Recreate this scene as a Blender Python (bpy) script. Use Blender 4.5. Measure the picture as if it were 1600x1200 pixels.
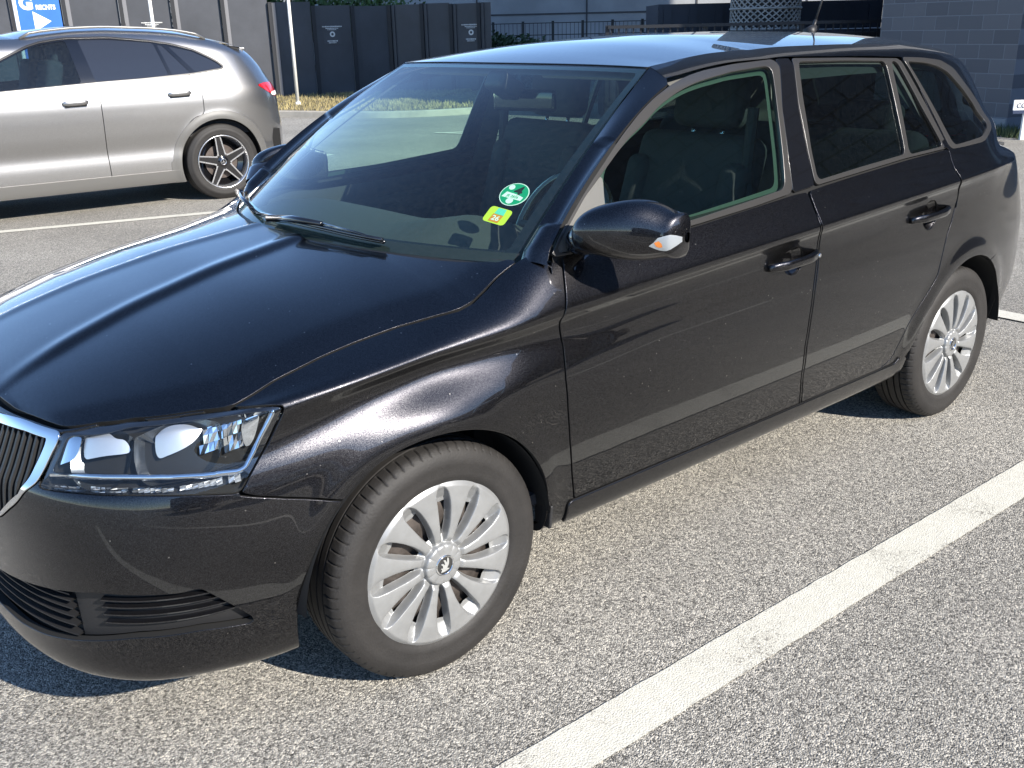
import bpy, bmesh, math, random
import numpy as np
from mathutils import Vector, Matrix
for o in list(bpy.data.objects): bpy.data.objects.remove(o)
SC = bpy.context.scene; COL = SC.collection
RAD = math.radians
# ---------------- camera ----------------
cam = bpy.data.cameras.new("Camera"); camo = bpy.data.objects.new("Camera", cam); COL.objects.link(camo); SC.camera = camo
_y, _p, _r = 0.6920821707612076, 0.35312960811322985, -0.023577534845448504
_F = Vector((math.sin(_y)*math.cos(_p), math.cos(_y)*math.cos(_p), -math.sin(_p))); _R0 = Vector((math.cos(_y), -math.sin(_y), 0)); _U0 = _R0.cross(_F)
_R = math.cos(_r)*_R0+math.sin(_r)*_U0; _U = -math.sin(_r)*_R0+math.cos(_r)*_U0
camo.matrix_world = Matrix(((_R.x, _U.x, -_F.x, -1.15601), (_R.y, _U.y, -_F.y, -2.48420), (_R.z, _U.z, -_F.z, 1.49713), (0, 0, 0, 1)))
cam.sensor_fit = 'HORIZONTAL'; cam.sensor_width = 36; cam.lens = 1509.38/1600*36; cam.clip_start = .05; cam.clip_end = 2000
# ---------------- light ----------------
SUN_DIR = Vector((.15, -.84, .52)).normalized()     # towards the sun
w = bpy.data.worlds.new("World"); SC.world = w; w.use_nodes = True; nt = w.node_tree
bg = nt.nodes['Background']; sky = nt.nodes.new('ShaderNodeTexSky'); sky.sky_type = 'NISHITA'; sky.sun_disc = False
sky.sun_elevation = math.asin(SUN_DIR.z); sky.sun_rotation = math.atan2(SUN_DIR.x, SUN_DIR.y); sky.air_density = 1.0; sky.dust_density = .15; sky.ozone_density = 3.0; sky.altitude = 2500
nt.links.new(sky.outputs[0], bg.inputs[0]); bg.inputs[1].default_value = .15
sl = bpy.data.lights.new("Sun", 'SUN'); sl.energy = 4.9; sl.angle = RAD(.53); sl.color = (1, .935, .84)
so = bpy.data.objects.new("Sun", sl); COL.objects.link(so); so.rotation_euler = SUN_DIR.to_track_quat('Z', 'Y').to_euler(); so.location = (0, -20, 30)
SC.view_settings.view_transform = 'Standard'; SC.view_settings.look = 'None'; SC.view_settings.exposure = 1.0; SC.view_settings.gamma = 1
SC.render.engine = 'CYCLES'; SC.cycles.max_bounces = 10; SC.cycles.transparent_max_bounces = 24; SC.cycles.glossy_bounces = 6; SC.cycles.caustics_reflective = False; SC.cycles.caustics_refractive = False
# ---------------- materials ----------------
def mat(name, col=(.5, .5, .5), rough=.5, metal=0., coat=0., coat_r=.03, spec=.5, emit=None, bump=None, var=None):
    m = bpy.data.materials.new(name); m.use_nodes = True; t = m.node_tree; b = t.nodes['Principled BSDF']
    b.inputs['Base Color'].default_value = (*col, 1); b.inputs['Roughness'].default_value = rough; b.inputs['Metallic'].default_value = metal
    b.inputs['Coat Weight'].default_value = coat; b.inputs['Coat Roughness'].default_value = coat_r; b.inputs['Specular IOR Level'].default_value = spec
    tc = t.nodes.new('ShaderNodeTexCoord')
    if var:                                   # (scale, amount): soft tonal variation in object space
        n = t.nodes.new('ShaderNodeTexNoise'); n.inputs['Scale'].default_value = var[0]; n.inputs['Detail'].default_value = 6; n.inputs['Roughness'].default_value = .65
        r = t.nodes.new('ShaderNodeValToRGB'); r.color_ramp.elements[0].position = .3; r.color_ramp.elements[1].position = .7
        a = var[1]; r.color_ramp.elements[0].color = (*[c*(1-a) for c in col], 1); r.color_ramp.elements[1].color = (*[min(1, c*(1+a)) for c in col], 1)
        t.links.new(tc.outputs['Object'], n.inputs['Vector']); t.links.new(n.outputs['Fac'], r.inputs['Fac']); t.links.new(r.outputs['Color'], b.inputs['Base Color'])
    if bump:                                  # (scale, distance)
        n2 = t.nodes.new('ShaderNodeTexNoise'); n2.inputs['Scale'].default_value = bump[0]; n2.inputs['Detail'].default_value = 4
        bp_ = t.nodes.new('ShaderNodeBump'); bp_.inputs['Distance'].default_value = bump[1]; bp_.inputs['Strength'].default_value = 1
        t.links.new(tc.outputs['Object'], n2.inputs['Vector']); t.links.new(n2.outputs['Fac'], bp_.inputs['Height']); t.links.new(bp_.outputs['Normal'], b.inputs['Normal'])
    if emit: b.inputs['Emission Color'].default_value = (*emit[:3], 1); b.inputs['Emission Strength'].default_value = emit[3]
    return m
def paint(name, col, rough, flake=.5, metal=1., fl_scale=2000.):
    m = mat(name, col, rough, metal, 1., .006); t = m.node_tree; b = t.nodes['Principled BSDF']; tc = t.nodes['Texture Coordinate']
    v = t.nodes.new('ShaderNodeTexVoronoi'); v.inputs['Scale'].default_value = fl_scale; t.links.new(tc.outputs['Object'], v.inputs['Vector'])
    sp = t.nodes.new('ShaderNodeSeparateColor'); t.links.new(v.outputs['Color'], sp.inputs[0])
    r = t.nodes.new('ShaderNodeValToRGB'); r.color_ramp.elements[0].position = .55; r.color_ramp.elements[0].color = (*[c*.7 for c in col], 1)
    r.color_ramp.elements[1].position = 1.; r.color_ramp.elements[1].color = (*[min(.9, c+flake) for c in col], 1)
    t.links.new(sp.outputs[0], r.inputs['Fac'])
    # a few settled dust specks
    dv = t.nodes.new('ShaderNodeTexVoronoi'); dv.inputs['Scale'].default_value = 42; t.links.new(tc.outputs['Object'], dv.inputs['Vector']); ds = t.nodes.new('ShaderNodeSeparateColor'); t.links.new(dv.outputs['Color'], ds.inputs[0])
    m1 = t.nodes.new('ShaderNodeMath'); m1.operation = 'MULTIPLY_ADD'; m1.inputs[1].default_value = .13; m1.inputs[2].default_value = -.045; t.links.new(ds.outputs[1], m1.inputs[0])
    m2 = t.nodes.new('ShaderNodeMath'); m2.operation = 'LESS_THAN'; t.links.new(dv.outputs['Distance'], m2.inputs[0]); t.links.new(m1.outputs[0], m2.inputs[1])
    m3 = t.nodes.new('ShaderNodeMath'); m3.operation = 'MULTIPLY'; m3.inputs[1].default_value = .5; t.links.new(m2.outputs[0], m3.inputs[0])
    mx = t.nodes.new('ShaderNodeMix'); mx.data_type = 'RGBA'; mx.inputs[7].default_value = (.42, .40, .36, 1); t.links.new(m3.outputs[0], mx.inputs[0]); t.links.new(r.outputs['Color'], mx.inputs[6]); t.links.new(mx.outputs[2], b.inputs['Base Color'])
    # flakes tilt the base normal a little, the clear coat stays smooth
    g = t.nodes.new('ShaderNodeNewGeometry'); vs = t.nodes.new('ShaderNodeVectorMath'); vs.operation = 'SUBTRACT'; vs.inputs[1].default_value = (.5, .5, .5)
    vm = t.nodes.new('ShaderNodeVectorMath'); vm.operation = 'SCALE'; vm.inputs['Scale'].default_value = .055
    va = t.nodes.new('ShaderNodeVectorMath'); va.operation = 'ADD'; vn = t.nodes.new('ShaderNodeVectorMath'); vn.operation = 'NORMALIZE'
    t.links.new(v.outputs['Color'], vs.inputs[0]); t.links.new(vs.outputs[0], vm.inputs[0]); t.links.new(vm.outputs[0], va.inputs[0]); t.links.new(g.outputs['Normal'], va.inputs[1])
    t.links.new(va.outputs[0], vn.inputs[0]); t.links.new(vn.outputs[0], b.inputs['Normal'])
    # faint dust film and orange peel on the coat
    d = t.nodes.new('ShaderNodeTexNoise'); d.inputs['Scale'].default_value = 260; d.inputs['Detail'].default_value = 2
    bb = t.nodes.new('ShaderNodeBump'); bb.inputs['Distance'].default_value = .000008; t.links.new(tc.outputs['Object'], d.inputs['Vector']); t.links.new(d.outputs['Fac'], bb.inputs['Height'])
    return m
def glass(name, tint, refl=1.0, rough=0.0, streak=0.):
    m = bpy.data.materials.new(name); m.use_nodes = True; t = m.node_tree; t.nodes.remove(t.nodes['Principled BSDF']); out = t.nodes['Material Output']
    tr = t.nodes.new('ShaderNodeBsdfTransparent'); tr.inputs[0].default_value = (*tint, 1)
    gl = t.nodes.new('ShaderNodeBsdfGlossy'); gl.inputs['Roughness'].default_value = rough; gl.inputs[0].default_value = (1, 1, 1, 1)
    fr = t.nodes.new('ShaderNodeFresnel'); fr.inputs[0].default_value = 1.52*refl
    gm_ = t.nodes.new('ShaderNodeNewGeometry'); io = t.nodes.new('ShaderNodeMapRange'); io.inputs[3].default_value = 1.52*refl; io.inputs[4].default_value = 1/(1.52*refl)
    t.links.new(gm_.outputs['Backfacing'], io.inputs[0]); t.links.new(io.outputs[0], fr.inputs[0])   # same reflectance from both faces of the pane
    mx = t.nodes.new('ShaderNodeMixShader'); t.links.new(fr.outputs[0], mx.inputs[0]); t.links.new(tr.outputs[0], mx.inputs[1]); t.links.new(gl.outputs[0], mx.inputs[2]); last = mx.outputs[0]
    if streak:                                # thin dusty film on the pane
        df = t.nodes.new('ShaderNodeBsdfDiffuse'); df.inputs[0].default_value = (.55, .6, .6, 1); tc = t.nodes.new('ShaderNodeTexCoord')
        n = t.nodes.new('ShaderNodeTexNoise'); n.inputs['Scale'].default_value = 60; n.inputs['Detail'].default_value = 8; n.inputs['Roughness'].default_value = .75
        r = t.nodes.new('ShaderNodeMapRange'); r.inputs[1].default_value = .35; r.inputs[2].default_value = .8; r.inputs[3].default_value = streak*.05; r.inputs[4].default_value = streak*1.6
        t.links.new(tc.outputs['Object'], n.inputs['Vector']); t.links.new(n.outputs['Fac'], r.inputs[0]); m2 = t.nodes.new('ShaderNodeMixShader')
        t.links.new(r.outputs[0], m2.inputs[0]); t.links.new(last, m2.inputs[1]); t.links.new(df.outputs[0], m2.inputs[2]); last = m2.outputs[0]
    t.links.new(last, out.inputs['Surface']); return m
M = {}
M['paint'] = paint('black_paint', (.0135, .013, .0165), .33, .07)
M['gloss'] = mat('gloss_black', (.006, .006, .007), .12, 0, 1, .03)
M['plastic'] = mat('black_plastic', (.016, .016, .017), .48, bump=(900, .0003))
M['under'] = mat('underbody', (.006, .006, .006), .9)
M['rubber'] = mat('tyre_rubber', (.016, .0145, .0135), .66, bump=(160, .0008), var=(9, .35))
M['tread'] = mat('tyre_tread', (.014, .013, .0125), .7, bump=(300, .0008), var=(14, .3))
M['cap'] = mat('silver_wheel_cover', (.285, .29, .29), .40, .45, .15, .2, var=(16, .10))
M['steel'] = mat('steel_wheel', (.085, .072, .064), .5, .6, var=(20, .4))
M['disc'] = mat('brake_disc', (.12, .10, .09), .45, .8, var=(12, .4))
M['chrome'] = mat('chrome', (.80, .81, .82), .06, 1)
M['trim'] = mat('satin_window_trim', (.045, .043, .041), .34, .3, .5, .2)
M['triangle'] = mat('mirror_triangle', (.10, .098, .09), .42, bump=(1500, .0002))
M['glass'] = glass('side_glass', (.64, .82, .74), 1.0, 0, .002)
M['wind'] = glass('windscreen_glass', (.78, .96, .86), 1.03, 0, .010)
M['privacy'] = glass('rear_glass', (.26, .35, .34), 1.0, 0, .004)
M['lens'] = glass('lamp_lens', (.93, .95, .96), .95, 0, .006)
M['seat'] = mat('seat_cloth', (.045, .046, .05), .9, bump=(700, .001))
M['dash'] = mat('dashboard', (.035, .036, .038), .7, bump=(600, .0004))
M['liner'] = mat('headlining', (.26, .25, .235), .9)
M['pillar_in'] = mat('inner_pillar_trim', (.11, .11, .105), .75)
M['seal'] = mat('window_seal', (.022, .040, .032), .5)
M['black'] = mat('flat_black', (.003, .003, .003), .9)
M['reflector'] = mat('lamp_reflector', (.86, .88, .90), .10, 1)
M['lampgrey'] = mat('lamp_bezel', (.035, .036, .038), .35)
M['amber'] = mat('amber', (.75, .22, .03), .3, coat=1)
M['red'] = mat('red_lens', (.42, .008, .012), .12, 0, 1, .02)
M['white'] = mat('white_plastic', (.75, .75, .73), .4)
M['green'] = mat('sticker_green', (.0, .27, .13), .5)
M['yellow'] = mat('sticker_yellow', (.58, .62, .04), .5)
M['orange'] = mat('sticker_orange', (.68, .22, .02), .5)
M['teal'] = mat('sticker_teal', (.12, .55, .42), .5)
# ---------------- helpers ----------------
def tag(o, label=None, cat=None, group=None, kind=None):
    if label: o['label'] = label
    if cat: o['category'] = cat
    if group: o['group'] = group
    if kind: o['kind'] = kind
    return o
def empty(name, loc=(0, 0, 0), rz=0):
    o = bpy.data.objects.new(name, None); o.location = loc; o.rotation_euler = (0, 0, rz); o.empty_display_size = .2; COL.objects.link(o); return o
def link_mesh(name, me, m, parent=None, smooth=True):
    o = bpy.data.objects.new(name, me); COL.objects.link(o)
    for mm in (m if isinstance(m, (list, tuple)) else [m]): me.materials.append(mm)
    if smooth: me.polygons.foreach_set('use_smooth', [True]*len(me.polygons))
    if parent: o.parent = parent
    return o
def mesh(name, V, F, m, parent=None, smooth=True, N=None, mi=None):
    me = bpy.data.meshes.new(name); me.from_pydata([tuple(map(float, v)) for v in V], [], [tuple(map(int, f)) for f in F]); me.update()
    o = link_mesh(name, me, m, parent, smooth)
    if mi is not None: me.polygons.foreach_set('material_index', list(map(int, mi)))
    if N is not None: me.normals_split_custom_set_from_vertices([tuple(map(float, n)) for n in N])
    return o
class MB:
    def __init__(s): s.v = []; s.f = []
    def add(s, V, F):
        k = len(s.v); s.v += [tuple(map(float, v)) for v in V]; s.f += [tuple(k+i for i in f) for f in F]; return s
    def box(s, c, d, rot=None, taper=1.):
        V = []
        for z in (-.5, .5):
            for x, y in ((-.5, -.5), (.5, -.5), (.5, .5), (-.5, .5)):
                k = taper if z > 0 else 1
                p = Vector((x*d[0]*k, y*d[1]*k, z*d[2])); p = (rot @ p) if rot is not None else p; V.append((p.x+c[0], p.y+c[1], p.z+c[2]))
        return s.add(V, [(0, 3, 2, 1), (4, 5, 6, 7), (0, 1, 5, 4), (1, 2, 6, 5), (2, 3, 7, 6), (3, 0, 4, 7)])
    def tube(s, P, r, n=10, closed=False, cap=True):
        P = [Vector(p) for p in P]; rr = r if hasattr(r, '__len__') else [r]*len(P); N = len(P); prev = None; V = []; F = []
        for i in range(N):
            a = P[(i-1) % N] if (i or closed) else P[0]; b = P[(i+1) % N] if (i < N-1 or closed) else P[-1]; t = (b-a).normalized()
            if prev is None: u = t.orthogonal().normalized()
            else: u = (prev-t*prev.dot(t)).normalized()
            prev = u; w_ = t.cross(u)
            for k in range(n):
                an = 2*math.pi*k/n; V.append(P[i]+(u*math.cos(an)+w_*math.sin(an))*rr[i])
        for i in range(N if closed else N-1):
            for k in range(n): F.append((i*n+k, i*n+(k+1) % n, ((i+1) % N)*n+(k+1) % n, ((i+1) % N)*n+k))
        if cap and not closed: F.append(tuple(range(n))[::-1]); F.append(tuple((N-1)*n+k for k in range(n)))
        return s.add(V, F)
    def lathe(s, prof, n=64, c=(0, 0, 0), axis='y', closed=False, a0=0, a1=None):
        """prof: list of (r, h) with h along the axis"""
        full = a1 is None; a1 = 2*math.pi if full else a1; m = n if full else n+1; V = []; F = []
        for k in range(m):
            a = a0+(a1-a0)*k/n
            for r, h in prof:
                x, z = r*math.cos(a), r*math.sin(a)
                p = (x, h, z) if axis == 'y' else ((x, z, h) if axis == 'z' else (h, x, z)); V.append((p[0]+c[0], p[1]+c[1], p[2]+c[2]))
        L = len(prof)
        for k in range(n):
            for i in range(L-1):
                k2 = (k+1) % m; F.append((k*L+i, k*L+i+1, k2*L+i+1, k2*L+i))
        return s.add(V, F)
    def prism(s, poly, c0, u, w_, dirv, th):
        """extrude a 2D polygon (a,b)->c0+a*u+b*w_ by th along dirv"""
        c0, u, w_, dirv = map(Vector, (c0, u, w_, dirv)); n = len(poly)
        V = [c0+u*a+w_*b for a, b in poly]; V += [v+dirv*th for v in V]
        return s.add(V, [tuple(range(n)), tuple(range(2*n-1, n-1, -1))]+[((i+1) % n, i, n+i, n+(i+1) % n) for i in range(n)])
    def build(s, name, m, parent=None, smooth=False, bevel=0, seg=2, subsurf=0, auto=None):
        me = bpy.data.meshes.new(name); me.from_pydata(s.v, [], s.f); me.update()
        bm = bmesh.new(); bm.from_mesh(me); bmesh.ops.recalc_face_normals(bm, faces=bm.faces); bm.to_mesh(me); bm.free()
        o = link_mesh(name, me, m, parent, smooth)
        if subsurf: q = o.modifiers.new('s', 'SUBSURF'); q.levels = q.render_levels = subsurf
        if bevel: q = o.modifiers.new('b', 'BEVEL'); q.width = bevel; q.segments = seg; q.limit_method = 'ANGLE'; q.angle_limit = RAD(35); q.harden_normals = False
        if auto is not None:
            me.polygons.foreach_set('use_smooth', [True]*len(me.polygons)); me.set_sharp_from_angle(angle=RAD(auto))
        return o
def text_mesh(body, size, name='lettering', m=None, parent=None, mw=None, depth=.002, bold=0., shear=0., sx=1.):
    cu = bpy.data.curves.new(name, 'FONT'); cu.body = body; cu.size = size; cu.align_x = 'CENTER'; cu.align_y = 'CENTER'; cu.extrude = depth; cu.offset = bold; cu.resolution_u = 3
    t = bpy.data.objects.new('tmp', cu); COL.objects.link(t); dg = bpy.context.evaluated_depsgraph_get(); me = bpy.data.meshes.new_from_object(t.evaluated_get(dg)); bpy.data.objects.remove(t)
    me.transform((mw or Matrix())@Matrix.Diagonal((sx, 1, 1, 1))); me.materials.clear(); return link_mesh(name, me, m, parent, False)
def rnd(poly, r=.01, it=3, closed=True):
    p = [np.array(q, float) for q in poly]
    for k in range(it):
        n = len(p); o = []
        for i in range(n if closed else n-1):
            a, b = p[i], p[(i+1) % n]; l = np.linalg.norm(b-a); c = min(.25, r/(l+1e-9)/(2**k)) if l > 0 else 0
            if closed or i > 0: o.append(a+(b-a)*c)
            else: o.append(a)
            if closed or i < n-2: o.append(b-(b-a)*c)
            else: o.append(b)
        p = o
    return np.array(p)
def sdf(poly):
    """signed distance to a closed polygon, positive inside"""
    P = np.asarray(poly, float); A = P; B = np.roll(P, -1, 0)
    def f(a, b):
        sh = np.shape(a); q = np.stack([np.ravel(a), np.ravel(b)], 1); out = np.empty(len(q))
        lo = P.min(0)-.03; hi = P.max(0)+.03; box = ((q >= lo) & (q <= hi)).all(1); out[:] = -.03; idx = np.nonzero(box)[0]
        for k in range(0, len(idx), 20000):
            ii = idx[k:k+20000]; x = q[ii][:, None, :]; d = B-A; t = np.clip(((x-A)*d).sum(-1)/np.maximum((d*d).sum(-1), 1e-12), 0, 1)
            dist = np.sqrt((((A+t[..., None]*d)-x)**2).sum(-1)).min(1)
            c = ((A[:, 1] > x[..., 1]) != (B[:, 1] > x[..., 1])) & (x[..., 0] < (B[:, 0]-A[:, 0])*(x[..., 1]-A[:, 1])/np.where(B[:, 1] == A[:, 1], 1e-12, B[:, 1]-A[:, 1])+A[:, 0])
            out[ii] = np.where(c.sum(1) % 2 == 1, dist, -dist)
        return out.reshape(sh)
    return f
def grid_normals(P):
    du = np.gradient(P, axis=0); dv = np.gradient(P, axis=1); n = np.cross(du, dv); return n/np.maximum(np.linalg.norm(n, axis=-1, keepdims=True), 1e-12)
def cut_grid(P, A, B, fields, off=0., flip=False):
    """clip a parametric grid by fields (keep where every field > 0); returns verts, normals, params, faces"""
    n, m = A.shape; N = grid_normals(P)
    if flip: N = -N
    V = (P+N*off).reshape(-1, 3); NN = N.reshape(-1, 3); a = A.ravel(); b = B.ravel()
    vals = [np.asarray(f(a, b), float) for f in fields]
    vals = [np.where(np.abs(v) < 2e-4, 2e-4*np.sign(v+1e-9), v) for v in vals]
    i, j = np.meshgrid(np.arange(n-1), np.arange(m-1), indexing='ij'); i = i.ravel(); j = j.ravel()
    q = np.stack([i*m+j, (i+1)*m+j, (i+1)*m+j+1, i*m+j+1], 1)
    if flip: q = q[:, ::-1]
    inside = np.ones(len(q), bool); out = np.zeros(len(q), bool)
    for v in vals: s = v[q] > 0; inside &= s.all(1); out |= (~s).all(1)
    faces = [tuple(f) for f in q[inside]]; mixed = [list(f) for f in q[~inside & ~out]]
    V = list(V); NN = list(NN); pa = list(a); pb = list(b); vals = [list(v) for v in vals]
    for k, f in enumerate(fields):
        cache = {}; new = []; val = vals[k]; pend = []
        def edge(x, y):
            key = (x, y) if x < y else (y, x)
            if key in cache: return cache[key]
            t = val[key[0]]/(val[key[0]]-val[key[1]]); x0, y0 = key
            V.append(V[x0]*(1-t)+V[y0]*t); nn = NN[x0]*(1-t)+NN[y0]*t; NN.append(nn/np.linalg.norm(nn)); pa.append(pa[x0]*(1-t)+pa[y0]*t); pb.append(pb[x0]*(1-t)+pb[y0]*t)
            for kk in range(len(vals)): vals[kk].append(0. if kk == k else vals[kk][x0]*(1-t)+vals[kk][y0]*t)
            cache[key] = len(V)-1; return cache[key]
        for fc in mixed:
            o = []; L = len(fc)
            for c in range(L):
                x, y = fc[c], fc[(c+1) % L]; ix, iy = val[x] >= 0, val[y] >= 0
                if ix: o.append(x)
                if ix != iy and val[x] != 0 and val[y] != 0: o.append(edge(x, y))
            oo = [o[c] for c in range(len(o)) if o[c] != o[c-1]] if len(o) > 1 else o
            if len(oo) >= 3 and any(val[x] > 0 for x in oo): new.append(oo)
        mixed = new
    faces += [tuple(f) for f in mixed]
    used = sorted({x for f in faces for x in f}); mp = {x: k for k, x in enumerate(used)}
    V = np.array([V[x] for x in used]); NN = np.array([NN[x] for x in used]); prm = np.array([(pa[x], pb[x]) for x in used])
    return V, NN, prm, [tuple(mp[x] for x in f) for f in faces]
def add_skirt(V, N, F, depth, lip=.0015, skip=None):
    V = list(V); N = list(N); F = list(F); nF = len(F); cnt = {}
    for f in F:
        for c in range(len(f)): cnt[(f[c], f[(c+1) % len(f)])] = 1
    bd = [(a, b) for a, b in cnt if (b, a) not in cnt and a != b]
    if skip is not None: bd = [(a, b) for a, b in bd if not (skip(V[a]) and skip(V[b]))]
    T = {}
    for a, b in bd:
        e = V[b]-V[a]; l = np.linalg.norm(e)
        if l < 1e-7: continue
        for x in (a, b):
            t = np.cross(e/l, N[x]); T[x] = T.get(x, 0)+t*min(l, .004)
    r1 = {}; r2 = {}; r0 = {}
    for x, t in T.items():
        t = t/max(np.linalg.norm(t), 1e-9); n = N[x]
        a = (n*.7+t*.7); a /= np.linalg.norm(a)
        V.append(V[x]+t*lip-n*lip); N.append(a*.3+t*.7); r1[x] = len(V)-1
        V.append(V[x]+t*lip-n*(lip+.0005)); N.append(t); r2[x] = len(V)-1
        V.append(V[x]+t*lip*.2-n*depth); N.append(t); r0[x] = len(V)-1
    for a, b in bd:
        if a in r1 and b in r1:
            F.append((b, a, r1[a], r1[b])); F.append((r1[b], r1[a], r2[a], r2[b])); F.append((r2[b], r2[a], r0[a], r0[b]))
    return np.array(V), np.array(N), F, nF
def panel(name, G, fields, m, parent=None, depth=.012, off=0., lip=.0015, flip=False, sym=False, both=False, skip=None, mat2=None):
    """G = (P, A, B). sym: near and far halves in one mesh. both: a second, mirrored object for the far side"""
    V, N, prm, F = cut_grid(*G, fields, off, flip)
    if len(F) == 0: print('EMPTY PANEL', name); return None
    sk = skip or (lambda p: abs(p[1]) < .003)
    nF = len(F)
    if depth: V, N, F, nF = add_skirt(V, N, F, depth, lip, sk)
    my = np.array([1, -1, 1.]); mat2 = mat2 or (M['black'] if m is M.get('paint') and depth else None); mi0 = [0]*nF+[0 if k % 3 == 0 else 1 for k in range(len(F)-nF)]  # side walls of painted panels coloured black for the shade in the gaps
    def make(V, N, F):
        mi = mi0 if mat2 else None
        return mesh(name, V, F, [m, mat2] if mat2 else m, parent, True, N, mi)
    if sym:
        k = len(V); V2 = np.concatenate([V, V*my]); N2 = np.concatenate([N, N*my]); F2 = list(F)+[tuple(x+k for x in f[::-1]) for f in F]
        return mesh(name, V2, F2, [m, mat2] if mat2 else m, parent, True, N2, mi0*2 if mat2 else None)
    o = make(V, N, F)
    if both: return o, make(V*my, N*my, [f[::-1] for f in F])
    return o
import numpy as np
# ---------- body surface of the estate car (metres; x to the rear, y<0 near side, z up) ----------
def nat_spline(t, Y):
    t = np.asarray(t, float); Y = np.asarray(Y, float); n = len(t); h = np.diff(t)
    A = np.zeros((n, n)); B = np.zeros(Y.shape)
    A[0, 0] = A[-1, -1] = 1
    for i in range(1, n-1):
        A[i, i-1] = h[i-1]; A[i, i] = 2*(h[i-1]+h[i]); A[i, i+1] = h[i]
        B[i] = 6*((Y[i+1]-Y[i])/h[i]-(Y[i]-Y[i-1])/h[i-1])
    M = np.linalg.solve(A, B.reshape(n, -1)).reshape(Y.shape)
    def f(u):
        u = np.asarray(u, float); k = np.clip(np.searchsorted(t, u)-1, 0, n-2)
        hk = h[k]; a = (t[k+1]-u)/hk; b = (u-t[k])/hk
        if Y.ndim > 1:
            e = (Ellipsis,)+(None,)*(Y.ndim-1); a = a[e]; b = b[e]; hk = hk[e]
        return a*Y[k]+b*Y[k+1]+((a**3-a)*M[k]+(b**3-b)*M[k+1])*hk*hk/6
    return f
PLAN = [(-.860,0),(-.852,.22),(-.822,.42),(-.762,.58),(-.665,.70),(-.52,.782),(-.33,.832),(-.10,.853),(.3,.861),(.9,.865),(1.6,.866),(2.2,.862),(2.6,.848),(2.92,.806),(3.14,.728),(3.28,.60),(3.355,.42),(3.385,.2),(3.39,0)]
_p = np.array(PLAN); _t = np.r_[0, np.cumsum(np.hypot(*np.diff(_p, axis=0).T))]
_f = nat_spline(_t, _p); _u = np.linspace(0, _t[-1], 6000); _c = _f(_u)
_s = np.r_[0, np.cumsum(np.hypot(*np.diff(_c, axis=0).T))]; _s0 = np.interp(0, _c[:, 0], _s)
_s = _s-_s0; S_FRONT = _s[0]; S_REAR = _s[-1]
_tg = np.gradient(_c, _s, axis=0); _tg /= np.linalg.norm(_tg, axis=1)[:, None]
def plan(s):
    s = np.asarray(s, float)
    x = np.interp(s, _s, _c[:, 0]); y = np.interp(s, _s, _c[:, 1])
    tx = np.interp(s, _s, _tg[:, 0]); ty = np.interp(s, _s, _tg[:, 1]); l = np.hypot(tx, ty)
    return x, y, -ty/l, tx/l
def s_of_x(x): return np.interp(x, _c[:, 0], _s)
def zc_roof(x): return np.interp(x, *ZC)
def _sm(xs, ys, sig=.05):
    g = np.linspace(-1.6, 4.6, 3101); v = np.interp(g, xs, ys)
    k = np.exp(-.5*(np.arange(-150, 151)*.002/sig)**2); k /= k.sum()
    return g, np.convolve(np.pad(v, 150, mode='edge'), k, 'valid')
ZC = _sm([.7,.85,1.0,1.2,1.5,1.9,2.3,2.75,3.2,3.4],[1.345,1.388,1.420,1.449,1.467,1.469,1.461,1.440,1.404,1.38], .06)
def z_edge(x): return zc_roof(x)-np.interp(x,[.85,1.0,1.4,2.0,2.6,3.2],[.008,.022,.042,.048,.056,.062])
ZB = _sm([-.5,.36,.9,1.32,1.98,2.4,2.8,3.4],[.97,.985,.990,1.016,1.054,1.064,1.066,1.06], .10)
ZT = _sm([-.6,-.1,.0,.2,.35,.55,.9,1.25,2.29,2.7,3.2,3.5],[.77,.806,.818,.838,.850,.862,.884,.902,.948,.968,.975,.97], .08)
def gs_off(z, x):
    t = z-1.0; ze = z_edge(x)
    d = .052+.34*t+.17*t*t+17*np.maximum(z-(ze-.06), 0)**2
    u = np.clip((x-2.25)/1.05, 0, 1); e = u*u*(3-2*u)*np.interp(z, [.93,1.0,1.1,1.2,1.3], [.20,.14,.10,.12,.14])
    return d+e+.06*np.maximum(.75-x, 0)**2
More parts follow.
